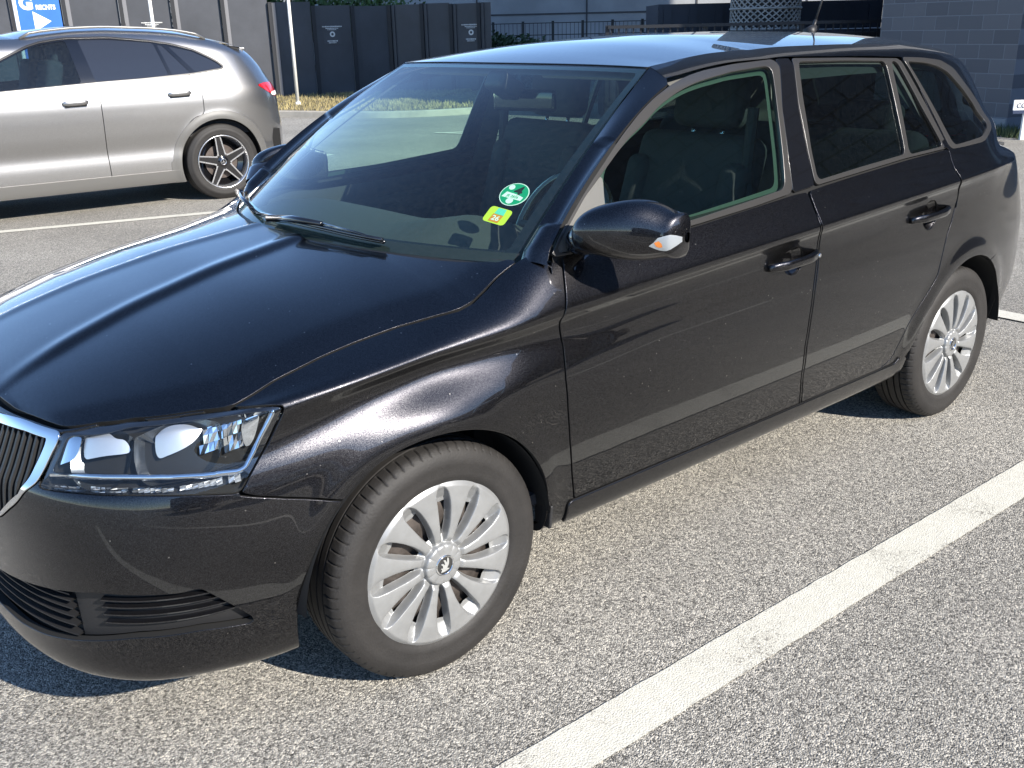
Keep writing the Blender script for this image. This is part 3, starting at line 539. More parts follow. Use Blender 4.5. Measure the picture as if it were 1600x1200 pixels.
# --- roof
uu = np.linspace(0, 1, 110); tt = np.linspace(-1, 0, 40); U_, T_ = np.meshgrid(uu, tt, indexing='ij')
X = head_x(T_)+.004+U_*(XREAR-.004-head_x(T_)); ye, ze = roof_edge(X); Pz = roof_z(X, T_)
panel('roof', (np.stack([X, (ye-.0045)*T_, Pz], -1), U_, T_), [lambda a, b: a+1], M['paint'], CAR, .010, lip=.0012, sym=True)
ye, ze = roof_edge(X); panel('roof_ditch', (np.stack([X, (ye+.004)*T_, Pz-.008], -1), U_, T_), [lambda a, b: -.94-b], M['black'], CAR, 0, both=True)
# --- windscreen
aa_, bb_ = np.meshgrid(np.linspace(-1, 1, 81), np.linspace(-.02, .997, 60), indexing='ij')
Wn = wind_pt(aa_, bb_); WS = panel('windscreen', (Wn, aa_, bb_), [lambda a, b: a+2], M['wind'], CAR, 0, off=-.001, flip=True)
def frit(a, b): return np.maximum(np.maximum(np.abs(a)-.965, b-.972), .035-b)
panel('windscreen_border', (Wn, aa_, bb_), [frit], M['gloss'], WS, 0, off=-.004, flip=True)
cw = np.linspace(-1, 1, 41); V = []; F = []
for i, a in enumerate(cw):
    p = wind_pt(a, .012); y = float(p[1]); xr = .055+.242*(y/.72)**2
    for x_, z_ in ((xr, p[2]-.035), (xr+.012, p[2]-.020), (float(p[0])-.012, p[2]-.010), (float(p[0])+.012, p[2]+.004)): V.append((x_, y, z_))
    if i: F += [((i-1)*4+k, i*4+k, i*4+k+1, (i-1)*4+k+1) for k in range(3)]
MB().add(V, F).build('cowl_panel', M['plastic'], CAR, smooth=True)
# --- wipers
def wp(ab, lift=.0):
    p = wind_pt(*ab); d = 1e-3; n = np.cross(wind_pt(ab[0]+d, ab[1])-p, wind_pt(ab[0], ab[1]+d)-p); n /= np.linalg.norm(n); n *= 1 if n[2] > 0 else -1; return p+n*lift
wb = MB(); L1 = [(.235, .006), (.0, .0185), (-.22, .019), (-.40, .011), (-.556, .004)]
wb.tube([wp(p, .010) for p in rnd(L1, .05, 2, False)], .0045, 6); wb.tube([wp(p, .020) for p in rnd(L1, .05, 2, False)], .006, 6)
wb.tube([wp((.10, .000), .020), wp((-.10, .012), .034), wp((-.26, .020), .030)], [.011, .010, .007], 8); wb.tube([wp((-.27, .020), .032), wp((-.45, .010), .028), wp((-.562, .004), .012)], .0035, 6)
wb.build('wiper', M['gloss'], CAR, smooth=True)
wb = MB(); wb.tube([wp((.90, .006), .02), wp((.80, .010), .034), wp((.52, .018), .034), wp((.30, .010), .028)], [.009, .008, .007, .006], 6)
wb.tube([wp((.88, .012), .014), wp((.6, .02), .014), (wp((.29, .008), .014))], .006, 6); wb.build('wiper', M['gloss'], CAR, smooth=True)
# --- windows
def win(name, G, poly, m, parent, off): return panel(name, G, [ins(poly, -.006)], m, parent, 0, off=off, both=True)
Gg = GSblock(.30, 2.36, .95, 1.43, .010)
fo, fi, gf = [rnd(TG[k], .014, 2) for k in ('win_f_out', 'win_f_in', 'glass_f')]; tri = rnd(TG['tri'], .004, 1)
ro, ri, r2 = [rnd(TG[k], .012, 2) for k in ('win_r_out', 'win_r_in', 'win_r2_in')]
def pair(objs, parents):
    for o, p in zip(objs, parents): o.parent = p
pair(panel('window_trim', Gg, [ins(fo, .001), outs(fi, .003)], M['trim'], None, .014, off=.0015, both=True), FD)
pair(panel('mirror_triangle', Gg, [ins(tri, .001), ], M['triangle'], None, .008, off=-.003, both=True), FD)
pair(win('window_glass', Gg, gf, M['glass'], None, -.007), FD)
gfi = np.array(gf); cen = gfi.mean(0); gfi2 = cen+(gfi-cen)*np.array([.962, .935])+[-.003, -.001]
pair(panel('window_seal', Gg, [ins(gf, -.003), outs(gfi2, 0)], M['seal'], None, 0, off=-.022, both=True), FD)
pair(panel('window_trim', Gg, [ins(ro, .001), outs(ri, .0025), outs(r2, .002)], M['trim'], None, .014, off=.0015, both=True), RDo)
pair(win('window_glass', Gg, ri, M['privacy'], None, -.007), RDo); pair(win('window_glass', Gg, r2, M['privacy'], None, -.008), RDo)
pair(panel('pillar_cover', Gg, [ins(TG['b_cover'], .001)], M['gloss'], None, .006, off=-.001, both=True), FD)
Gq = Lblock(2.0, 2.95, .70, VMAX, .010, .010)
pair(panel('window_trim', Gq, [ins(qout, .001), outs(qin, .0025)], M['trim'], None, .014, off=.0015, both=True), (CAR, CAR))
for o in panel('quarter_window', Gq, [ins(qin, -.006)], M['privacy'], CAR, 0, off=-.006, both=True): pass
xb_ = np.linspace(.375, 2.335, 50); zb_ = np.interp(xb_, *ZB)
panel('belt_seal', GSblock(.36, 2.36, .95, 1.10, .008), [ins(np.concatenate([np.stack([xb_, zb_-.022], 1), np.stack([xb_, zb_+.020], 1)[::-1]]), 0)], M['black'], CAR, 0, off=-.010, both=True)
# --- headlight
Gh = Lblock(-1.0, -.30, .45, .80, .006, .006); cL = TL['headlight']; lin = rnd(TL['lamp_in'], .010, 2); drl = rnd(TL['drl'], .006, 2)
lamps = panel('headlight', Gh, [ins(hl, .003), outs(lin, 0), outs(drl, .004)], M['gloss'], CAR, .004, off=-.004, both=True)
M['lampmid'] = mat('lamp_bowl', (.16, .17, .18), .22, .9)
M['bright'] = mat('matt_aluminium', (.62, .64, .66), .35, .7)
def lampset(parent, sg):
    mr = np.array([1, sg, 1.])
    def add(name, G, fields, m, depth=0, off=0., lip=.0015, fn=None):
        V, N, prm, F = cut_grid(*G, fields, off)
        if depth: V, N, F, _ = add_skirt(V, N, F, depth, lip)
        if sg < 0: V = V*mr; N = N*mr; F = [f[::-1] for f in F]
        return mesh(name, V, F, m, parent, True, N)
    P, A, B = Gh; N = grid_normals(P)
    # bucket floor and walls
    Pf = P-N*.075; add('lamp_housing', (Pf, A, B), [ins(hl, -.004)], M['lampmid'])
    # walls
    hlw = rnd(TL['headlight'], .010, 2); hlw = np.concatenate([hlw, hlw[:1]]); W0 = L_pt(hlw[:, 0], hlw[:, 1]); nn = np.cross(L_pt(hlw[:, 0]+1e-3, hlw[:, 1])-W0, L_pt(hlw[:, 0], hlw[:, 1]+1e-3)-W0); nn /= np.linalg.norm(nn, axis=1)[:, None]
    V = np.concatenate([W0-nn*.004, W0-nn*.080])*mr; k = len(W0); MB().add(V, [(i, i+1, k+i+1, k+i) for i in range(k-1)]).build('lamp_wall', M['reflector'], parent, smooth=True)
    # reflector bowls: half domes cut into the housing, faceted on the outboard one
    for (cs, cv, rs, rv, dp, fac) in ((-.775, .655, .085, .072, .060, 0), (-.590, .645, .098, .074, .066, 0)):
        q = np.linspace(0, 1, 14 if not fac else 6); an = np.linspace(0, 2*math.pi, 41 if not fac else 17); V = []; F = []
        for r_ in q:
            for a_ in an:
                s_ = cs+rs*r_*math.cos(a_); v_ = cv+rv*r_*math.sin(a_); V.append((s_, v_, .010+dp*(1-r_*r_)))
        V = np.array(V); p0 = L_pt(V[:, 0], V[:, 1]); n0 = np.cross(L_pt(V[:, 0]+1e-3, V[:, 1])-p0, L_pt(V[:, 0], V[:, 1]+1e-3)-p0); n0 /= np.linalg.norm(n0, axis=1)[:, None]; V = (p0-n0*V[:, 2:3])*mr
        m_ = len(an)
        for i in range(len(q)-1):
            for j in range(m_-1): F.append((i*m_+j, i*m_+j+1, (i+1)*m_+j+1, (i+1)*m_+j))
        MB().add(V, F).build('lamp_reflector', M['lampmid'], parent, smooth=not fac)
    # bright shield plates, inner chrome patch and faceted outer reflector
    for k, dpt in (('plate1', .010), ('plate2', .008), ('plate0', .008), ('plate3', .008)):
        V, N_, prm, F = cut_grid(*Gh, [ins(rnd(TL[k], .010, 3), 0)], 0); pc = prm.mean(0); hw = np.abs(prm[:, 0]-pc[0]).max()
        V = V-N_*(dpt+.012*((prm[:, 0]-pc[0])/hw)**2*(1 if k in ('plate1', 'plate2') else .3)+.20*(prm[:, 1:2].ravel()-.66)*-.10)[:, None]; V = V*mr
        MB().add(V, F).build('lamp_shield', M['bright'] if k in ('plate1', 'plate2') else M['reflector'], parent, smooth=True)
    fs = sdf(rnd(TL['facets'], .006, 2)); rr = random.Random(9); b = MB(); st = .0105
    for s_ in np.arange(-.70, -.38, st):
        for v_ in np.arange(.57, .74, st):
            if float(fs(np.array([s_+st/2]), np.array([v_+st/2]))[0]) < 0: continue
            q = np.array([(s_, v_), (s_+st, v_), (s_+st, v_+st), (s_, v_+st)]); p0 = L_pt(q[:, 0], q[:, 1]); n0 = np.cross(L_pt(q[:, 0]+1e-3, q[:, 1])-p0, L_pt(q[:, 0], q[:, 1]+1e-3)-p0); n0 /= np.linalg.norm(n0, axis=1)[:, None]
            d_ = np.array([.016+.005*rr.random() for _ in range(4)]); b.add((p0-n0*d_[:, None])*mr, [(0, 1, 2, 3)])
    b.build('lamp_facets', M['reflector'], parent)
    # lower shelf
    V = []; F = []
    for i, s_ in enumerate(np.linspace(-.905, -.42, 30)):
        for j, (dv_, dd_) in enumerate(((0, .006), (.006, .030), (.020, .070))): V.append((s_, .5855-.006*abs((s_+.68)/.2)**2+dv_, dd_))
        if i: F += [((i-1)*3+k, i*3+k, i*3+k+1, (i-1)*3+k+1) for k in range(2)]
    V = np.array(V); p0 = L_pt(V[:, 0], V[:, 1]); n0 = np.cross(L_pt(V[:, 0]+1e-3, V[:, 1])-p0, L_pt(V[:, 0], V[:, 1]+1e-3)-p0); n0 /= np.linalg.norm(n0, axis=1)[:, None]
    MB().add((p0-n0*V[:, 2:3])*mr, F).build('lamp_shelf', M['plastic'], parent, smooth=True)
    # chrome L strip between main lamp and daytime strip, continuing up the outer edge
    path = [(66, 741)]
    lp = np.array(TL['drl'])[1:6]; up_ = np.array(TL['lamp_in'])[3:8][::-1]
    pth = np.concatenate([lp, np.array([TL['lamp_in'][7]]), np.array([TL['lamp_in'][6], TL['lamp_in'][5], TL['lamp_in'][4], TL['lamp_in'][3]])]); pth = rnd(pth, .01, 2, False)
    p0 = L_pt(pth[:, 0], pth[:, 1]); n0 = np.cross(L_pt(pth[:, 0]+1e-3, pth[:, 1])-p0, L_pt(pth[:, 0], pth[:, 1]+1e-3)-p0); n0 /= np.linalg.norm(n0, axis=1)[:, None]
    MB().tube((p0-n0*.010)*mr, .0068, 8).build('lamp_trim', M['chrome'], parent, smooth=True)
    # daytime strip: small crystal facets
    b = MB(); rr = random.Random(3); dl = np.array(TL['drl'])
    for i in range(34):
        s_ = -.895+i*(.43/34); v0 = np.interp(s_, [-.92, -.80, -.70, -.56, -.46], [.567, .576, .572, .535, .505])+.004; v1 = np.interp(s_, [-.92, -.80, -.70, -.56, -.46], [.585, .598, .592, .566, .552])-.002
        for j in range(3):
            va = v0+(v1-v0)*j/3; vb = v0+(v1-v0)*(j+1)/3; dA = .010+.016*rr.random(); c4 = [(s_, va, .012+.012*rr.random()), (s_+.0126, va, .012+.012*rr.random()), (s_+.0126, vb, .012+.012*rr.random()), (s_, vb, .012+.012*rr.random())]
            q = np.array(c4); p0 = L_pt(q[:, 0], q[:, 1]); n0 = np.cross(L_pt(q[:, 0]+1e-3, q[:, 1])-p0, L_pt(q[:, 0], q[:, 1]+1e-3)-p0); n0 /= np.linalg.norm(n0, axis=1)[:, None]
            if i % 8 != 7: b.add((p0-n0*q[:, 2:3])*mr, [(0, 1, 2), (0, 2, 3)])
    b.build('daytime_lamp', M['bright'], parent)
    # amber bulb
    p = L_pt([-.452], [.650])[0]; bb2 = MB(); bb2.lathe([(0, -.014), (.007, -.010), (.009, 0), (.007, .010), (0, .014)], 12, (p[0]+.03, sg*(p[1]+.045), p[2])); bb2.build('indicator_bulb', M['amber'], parent, smooth=True)
    add('lamp_lens', Gh, [ins(hl, .004)], M['lens'], 0, -.0015)
for o, sg in zip(lamps, (1, -1)): lampset(o, sg)
# --- grille
Gr = Lblock(S_FRONT, -.84, .34, .72, .007, .007)
gf_ = panel('grille_frame', Gr, [ins(gout, .003), outs(gin, 0)], M['chrome'], CAR, .014, off=.003, lip=.002, sym=True)
panel('grille', Gr, [ins(gin, -.006)], M['black'], CAR, 0, off=-.045, sym=True)
gr = MB(); gfn = sdf(gin)
for s_ in np.arange(S_FRONT+.012, -.86, .024):
    vv = np.linspace(.36, .70, 80); ok = vv[gfn(np.full(80, s_), vv) > .001]
    if len(ok) < 4: continue
    vs = np.linspace(ok[0], ok[-1], 9); p0 = L_pt(np.full(9, s_), vs); p1 = L_pt(np.full(9, s_+.0075), vs); x, y, nx, ny = plan(s_); n0 = np.array([nx, -ny, 0])
    for sg in (1, -1):
        mr = np.array([1, sg, 1.]); V = np.concatenate([p0-n0*.003, p1-n0*.003, p0-n0*.044, p1-n0*.044])*mr; F = []
        for k in range(8): F += [(k, k+1, 10+k, 9+k), (k, 18+k, 19+k, k+1), (9+k, 10+k, 28+k, 27+k)]
        gr.add(V, F)
gr.build('grille_ribs', M['plastic'], gf_)
# --- lower intake
Gi = Lblock(S_FRONT, -.42, .10, .30, .008, .006)
LI = panel('lower_intake', Gi, [ins(intake, -.003), lambda a, b: -(a+.868)], M['black'], CAR, 0, off=-.040, sym=True)
slot = rnd(TL['slot'], .006, 2)
sl_ = panel('fog_panel', Gi, [ins(intake, -.002), lambda a, b: a+.868], M['plastic'], CAR, 0, off=-.022, both=True)
# slats
b = MB()
def slat(path, d0=.004, d1=.030, th=.004, mbb=None, sides=(1, -1)):
    q = np.array(path); p0 = L_pt(q[:, 0], q[:, 1]); n0 = np.cross(L_pt(q[:, 0]+1e-3, q[:, 1])-p0, L_pt(q[:, 0], q[:, 1]+1e-3)-p0); n0 /= np.linalg.norm(n0, axis=1)[:, None]; k = len(q)
    up = np.array([0, 0, th/2])
    for sg in sides:
        mr = np.array([1, sg, 1.]); V = np.concatenate([p0-n0*d0+up*.5, p0-n0*d0-up*.5, p0-n0*d1-up, p0-n0*d1+up])*mr; F = []
        for i in range(k-1):
            for a_ in range(4): F.append((a_*k+i, a_*k+i+1, ((a_+1) % 4)*k+i+1, ((a_+1) % 4)*k+i))
        mbb.add(V, F)
for sg, par in zip((1, -1), sl_):
    for v0, v1, s1 in ((.242, .248, -.56), (.224, .232, -.545), (.206, .214, -.53), (.188, .196, -.50)):
        b = MB(); slat([(s_, v0+(v1-v0)*t) for t, s_ in zip(np.linspace(0, 1, 14), np.linspace(-.79, s1, 14))], .008, .024, .006, b, (sg,)); b.build('intake_slat', M['gloss'], par)
for k in range(6):
    b = MB(); vv = .150+.018*k; slat([(s_, vv) for s_ in np.linspace(S_FRONT, -.872, 22)], .010, .036, .006, b); bmv = b.build('intake_slat', M['plastic'], LI)
# --- rear end
Gb = Lblock(2.55, S_REAR, 0, .60, .02, .015)
rb = [(2.55, -.1), (2.62, .418), (2.8123, .4609), (3.02, .479), (3.6, .43), (4.4, .43), (4.4, -.1)]
panel('rear_bumper', Gb, [ins(rb)]+arches(Gb), M['paint'], CAR, .02, sym=True)
tlp = rnd([(3.30, .66), (3.42, .71), (3.72, .70), (3.70, .50), (3.40, .50)], .03, 3)
Gt = Lblock(3.25, S_REAR, .36, VMAX, .015, .012)
panel('tailgate', Gt, [ins([(3.47, .448), (3.46, .95), (3.38, 1.6), (4.4, 1.6), (4.4, .43), (3.6, .43)]), outs(tlp, .003), outs([(3.62, .80), (3.60, 1.12), (4.6, 1.12), (4.6, .80)], .002)], M['paint'], CAR, .02, sym=True, skip=lambda p: abs(p[1]) < .003 or p[2] > 1.3)
panel('rear_window', Gt, [ins([(3.62, .80), (3.60, 1.12), (4.6, 1.12), (4.6, .80)], -.004)], M['privacy'], CAR, 0, off=-.006, sym=True)
for o in panel('tail_light', Gt, [ins(tlp, .001)], M['red'], CAR, .02, off=.001, both=True): pass
# --- inner shells
Gin = Lblock(S_FRONT, 3.45, .11, .72, .03, .03); ins_a = arches(Gin, .375)
panel('inner_shell', Gin, [lambda a, b: a+3]+ins_a, M['black'], CAR, 0, off=-.030, sym=False, both=True)  # flat black skin, its colour gives the shade seen through panel gaps
Gd = Lblock(.40, 2.42, .12, .735, .03, .03)
for o in panel('door_lining', Gd, [lambda a, b: a]+arches(Gd, .38), M['seat'], CAR, 0, off=-.065, flip=False, both=True): pass
Gc = Lblock(.62, 3.35, .70, VMAX, .02, .015)
panel('pillar_trim', Gc, [lambda a, b: a-.97, outs(fo_in := np.array([(.3, .60), (.3, 1.02), (.98, vtop[0]-.045), (1.40, vtop[2]-.022), (1.365, .70), (1.36, .60)]), 0), outs([(1.475, .60), (1.475, .80), (1.50, 1.075), (2.06, 1.075), (2.28, .76), (2.28, .6)], 0), outs(qin, .0)], M['pillar_in'], CAR, 0, off=-.035, both=True)
panel('headlining', (np.stack([X, (ye-.02)*T_, Pz-.035], -1), U_, T_), [lambda a, b: a+1], M['liner'], CAR, 0, sym=True)
# inner face of the windscreen pillars
panel('pillar_trim', (P if False else np.array([[wind_pt(-1.0, b)+np.array([.03, .012, -.03]), wind_pt(-.93, b)+np.array([.035, .0, -.03])] for b in np.linspace(.05, 1, 20)]), *np.meshgrid(np.linspace(0, 1, 20), [0., 1.], indexing='ij')), [lambda a, b: a+1], M['pillar_in'], CAR, 0, both=True)
# --- underside, arch liners
u = MB(); u.box((1.35, 0, .235), (3.5, 1.22, .05)); u.build('underbody', M['under'], CAR)
u = MB(); u.box((1.55, 0, .34), (2.6, 1.55, .03)); u.build('cabin_floor', M['seat'], CAR)
u = MB(); u.box((.24, 0, .56), (.06, 1.36, .56)); u.build('bulkhead', M['black'], CAR)
for cx, cz in (WF, WR):
    for sg in (-1, 1):
        u = MB(); u.lathe([(.352, .0), (.360, .05), (.360, .22), (.30, .235), (.0, .235)], 40, (0, 0, 0), 'y', False, RAD(4), RAD(176)); u.v = [(x+cx, sg*(.838-y_), z+cz) for x, y_, z in u.v]; u.build('arch_liner', M['under'], CAR, smooth=True)
# mud flap behind the front wheel, as one moulded tongue
for sg in (-1, 1):
    u = MB(); u.prism([(-.030, .035), (.030, .035), (.034, .09), (-.03, .10)], (.326, sg*.80, .238), (0, -sg, 0), (.10, 0, 1), (1, 0, 0), .010); u.build('mud_guard', M['plastic'], CAR, bevel=.004)
# --- wheels
def tyre_mesh(R=.3015, W=.185, rim=.208, n=560, sipes=True, sq=.0):
    hw = W/2; prof = [(rim-.006, .070), (rim, .080), (rim+.010, .0855), (rim+.022, .0885), (rim+.028, .0875), (rim+.045, .0925), (rim+.058, .0915), (rim+.070, .0880), (rim+.0755, .0850), (rim+.0775, .0838), (R-.0105, .0795), (R-.005, .0735), (R-.002, .066), (R-.0006, .052)]
    gr = [(R, .046), (R, .043), (R-.007, .0425), (R-.007, .0365), (R, .036), (R+.0008, .020), (R+.0008, .0185), (R-.007, .018), (R-.007, .012), (R+.0008, .0115), (R+.001, 0)]
    s_ = W/.185; half = [(r, h*s_) for r, h in prof+gr]; full = half+[(r, -h) for r, h in half[::-1][1:]]
    V = []; F = []; L = len(full)
    for k in range(n):
        a = 2*math.pi*k/n
        for i, (r, h) in enumerate(full):
            rr = r
            if sipes and 10 <= i <= 14 and (k % 8 == 0): rr = r-.0035
            if sipes and L-15 <= i <= L-11 and (k % 8 == 4): rr = r-.0035
            aa = a+(.012*(abs(h)-.04)/.04 if 9 < i < L-10 else 0); V.append((rr*math.cos(aa), -h, rr*math.sin(aa)))
        for i in range(L-1): k2 = (k+1) % n; F.append((k*L+i, k*L+i+1, k2*L+i+1, k2*L+i))
    return V, F
def cover_mesh():
    R1 = .2105; rs = np.concatenate([np.linspace(.002, .046, 6), np.linspace(.048, .064, 14), np.linspace(.067, R1, 64)]); nt_ = 12*56+1; th = np.linspace(0, 2*math.pi, nt_)
    A, B = np.meshgrid(rs, th, indexing='ij'); sec = math.pi/6; tw = .10*(A/.2)**1.5
    ph = (B-tw+sec/2) % sec-sec/2; hw = np.interp(A, [.045, .062, .08, .11, .14, .165, .185, .198, .21], [.0130, .0098, .0100, .0130, .0185, .0245, .0310, .040, .060])
    side_ = np.where(ph > 0, 1.0, .92); e = np.abs(ph)*A-hw*side_
    top = np.interp(A, [0, .045, .051, .054, .057, .066, .10, .16, .20, R1], [.0045, .004, .001, -.008, -.008, -.0015, .002, .0035, .001, -.006])
    crown = -.0022*np.clip(np.abs(ph)*A/np.maximum(hw, .004), 0, 1)**3
    dep = np.interp(A, [.052, .058, .068, .080, .15, .168, .190, .204], [0, .004, .016, .022, .024, .022, .010, 0])
    k = np.clip(e/.0042, 0, 1); k = k*k*(3-2*k); h = top+crown-dep*k
    
    hole = np.minimum(np.minimum(e-.0045, .166-.25*np.abs(ph)*A-A), A-.072)
    X = A*np.cos(B); Z = A*np.sin(B); P = np.stack([X, -h, Z], -1)
    return cut_grid(P, A, B, [lambda a, b: -hole.ravel()], flip=True)
def logo(parent, c, r, nm='wheel_emblem'):
    b = MB(); b.lathe([(r, 0), (r, .0022), (r*.86, .0028), (r*.84, .0)], 40, (0, 0, 0)); b.v = [(x, -y-.0, z) for x, y, z in b.v]; b.v = [(x+c[0], y+c[1], z+c[2]) for x, y, z in b.v]; o = b.build(nm, M['chrome'], parent, smooth=True)
    b = MB(); b.lathe([(0, .0006), (r*.85, .0006)], 32, (0, 0, 0)); b.v = [(x+c[0], -y+c[1], z+c[2]) for x, y, z in b.v]; b.build('emblem_field', M['gloss'], o)
    b = MB(); u = (1, 0, 0); w_ = (0, 0, 1); C = (c[0], c[1]-.0007, c[2])
    arrow = [(-.72, -.30), (-.30, -.52), (.05, -.60), (.20, -.62), (.02, -.36), (.34, -.20), (.52, .02), (.66, .36), (.58, .50), (.44, .30), (.28, .08), (.30, .42), (.12, .62), (.10, .30), (-.02, .04), (-.10, .34), (-.28, .44), (-.22, .12), (-.34, -.06), (-.52, .12), (-.48, -.10)]
    b.prism([(x*r, y*r) for x, y in arrow], C, u, w_, (0, -1, 0), .0012); b.build('emblem_arrow', M['chrome'], o)
    return o
_tv, _tf = tyre_mesh(); _cV, _cN, _cp, _cF = cover_mesh()
def make_wheel(cx, sg, cz=.2965, yc=.7315, rot=0.):
    wl = empty('wheel', (cx, -sg*yc, cz)); wl.parent = CAR
    wl.scale = (1, 1, 1); s_ = sg
    def MV(V): return [(x, y*s_, z) for x, y, z in V]
    V = []
    for x, y, z in _tv:
        zz = max(z, -cz+.001); V.append((x, y*s_, zz))
    me = bpy.data.meshes.new('tyre'); me.from_pydata(V, [], _tf if s_ > 0 else [f[::-1] for f in _tf]); me.update(); bm = bmesh.new(); bm.from_mesh(me); bmesh.ops.recalc_face_normals(bm, faces=bm.faces); bm.to_mesh(me); bm.free()
    ty = link_mesh('tyre', me, M['rubber'], wl); me.set_sharp_from_angle(angle=RAD(42))
    b = MB(); b.lathe([(.0, .058), (.05, .058), (.075, .050), (.105, .060), (.125, .064), (.150, .052), (.175, .050), (.190, .030), (.196, -.08), (.204, -.088)], 48)
    b.v = [(x, -y*s_, z) for x, y, z in b.v]; st = b.build('rim', M['steel'], wl, smooth=True)
    for k in range(12 if s_ > 0 else 0):
        b = MB(); a = k*math.pi/6+.22; b.lathe([(0, .0), (.0145, .0)], 14, (.148*math.cos(a), .0575, .148*math.sin(a))); b.v = [(x, -y*s_, z) for x, y, z in b.v]; b.build('rim_hole', M['black'], st)
    b = MB(); b.lathe([(.04, .02), (.128, .02), (.130, .0), (.04, 0)], 40); b.v = [(x, -y*s_, z) for x, y, z in b.v]; b.build('brake_disc', M['disc'], wl, smooth=False)
    co = .0865; ca, sa = math.cos(rot), math.sin(rot); V = [(v[0]*ca-v[2]*sa, (v[1]-co)*s_, v[0]*sa+v[2]*ca) for v in _cV]; N = [(n[0]*ca-n[2]*sa, n[1]*s_, n[0]*sa+n[2]*ca) for n in _cN]
    cv = mesh('wheel_cover', V, _cF if s_ > 0 else [f[::-1] for f in _cF], M['cap'], wl, True, N)
    b = MB(); b.lathe([(.2105, -.006), (.2120, -.010), (.2115, -.02)], 72); b.v = [(x, -(y+co)*s_, z) for x, y, z in b.v]; b.build('cover_edge', M['cap'], wl, smooth=True)
    e = logo(wl, (0, -(co+.0040), 0), .0265)
    if s_ < 0:
        for o in [e]+list(e.children): o.scale = (1, -1, 1) if o is e else o.scale
    e.rotation_euler = (0, -.5, 0) if s_ > 0 else (0, 0, 0)
    return wl
make_wheel(0, 1, rot=RAD(7)); make_wheel(2.47, 1, rot=RAD(15)); make_wheel(0, -1); make_wheel(2.47, -1)
# --- door mirrors
def mirror(sg, parent, fold=0.):
    before = set(bpy.data.objects)
    ts = [0, .06, .2, .45, .72, .9, .97, 1.]
    yy = np.interp; t = np.linspace(0, 1, 40); ph = np.linspace(0, 2*math.pi, 49)
    cy = nat_spline(ts, [-.838, -.842, -.862, -.918, -.985, -1.030, -1.044, -1.049])(t); cx = nat_spline(ts, [.425, .430, .440, .470, .518, .556, .568, .572])(t); cz = nat_spline(ts, [1.036, 1.038, 1.044, 1.049, 1.047, 1.038, 1.035, 1.034])(t)
    hz = nat_spline(ts, [.010, .026, .048, .066, .066, .052, .038, .012])(t); hx = nat_spline(ts, [.010, .026, .046, .056, .054, .044, .032, .010])(t)
    A, B = np.meshgrid(t, ph, indexing='ij'); c, s_ = np.cos(B), np.sin(B); front = c < 0
    ex = np.where(front, .9, .45); xx = cx[:, None]+hx[:, None]*np.sign(c)*np.abs(c)**ex*np.where(front, 1.15, .55); zz = cz[:, None]+hz[:, None]*np.sign(s_)*np.abs(s_)**np.where(s_ > 0, .82, .72)
    # nose drops: lower front is fuller
    P = np.stack([xx+.10*(zz-cz[:, None])*np.where(s_ > 0, 1.1, -.1), cy[:, None]+0*xx, zz], -1); mr = np.array([1, sg, 1.])
    def sub(name, G, fields, m, par, off=0.):
        V, N, _, F = cut_grid(*G, fields, off, flip=FL)
        if sg < 0: V = V*mr; N = N*mr; F = [f[::-1] for f in F]
        return mesh(name, V, F, m, par, True, N)
    n = grid_normals(P)[20, 24]; FL = bool(n[0] > 0)
    box = rnd([(.800, math.pi+.30), (.87, math.pi-.02), (.992, math.pi-.22), (.992, math.pi+.36), (.87, math.pi+.44)], .01, 1)
    seam = lambda a, b: np.sin(b)*1.0+.62
    hs = sub('mirror_housing', (P, A, B), [lambda a, b: np.sin(b)+.60], M['paint'], parent); sub('mirror_housing_base', (P, A, B), [lambda a, b: -.60-np.sin(b)-.0], M['gloss'], hs)
    sub('mirror_indicator', (P, A, B), [sdf(box)], M['lens'], hs, .0022); sub('indicator_reflector', (P, A, B), [sdf(box)], M['bright'], hs, .0008)
    sub('indicator_bulb', (P, A, B), [sdf([(.84, math.pi+.12), (.89, math.pi+.02), (.90, math.pi+.34), (.86, math.pi+.34)])], M['amber'], hs, .0016)
    # glass facing rearwards
    g = MB(); prof = [(c_*0+.066*math.cos(a_)*1.35, .05*math.sin(a_)) for a_ in np.linspace(0, 2*math.pi, 33)[:-1] for c_ in (1,)]
    g.prism([(x_, z_) for x_, z_ in prof], (.545, sg*-.945, 1.045), (.42, sg*-.9, 0), (0, 0, 1), (.02, .0, 0), .006); g.build('mirror_glass', M['chrome'] if not fold else M['gloss'], hs)
    # arm
    V = []; F = []; st = [(.470, -.775, 1.000, .030, .014), (.462, -.798, 1.006, .044, .026), (.452, -.820, 1.016, .052, .036), (.450, -.850, 1.024, .054, .042), (.456, -.885, 1.034, .048, .046)]
    for i, (x_, y_, z_, a_, b_) in enumerate(st):
        for k in range(20):
            q = 2*math.pi*k/20; V.append((x_+a_*math.copysign(abs(math.cos(q))**.8, math.cos(q)), sg*y_, z_+b_*math.copysign(abs(math.sin(q))**.8, math.sin(q))))
        if i: F += [((i-1)*20+k, (i-1)*20+(k+1) % 20, i*20+(k+1) % 20, i*20+k) for k in range(20)]
    MB().add(V, F).build('mirror_arm', M['gloss'], hs, smooth=True)
    if fold:                                  # swung back against the door glass
        T = Matrix.Translation((.42, -sg*.845, 0))@Matrix.Rotation(fold, 4, 'Z')@Matrix.Translation((-.42, sg*.845, 0))
        for o in set(bpy.data.objects)-before: o.data.transform(T)
mirror(1, FD[0]); mirror(-1, FD[1], RAD(-75))
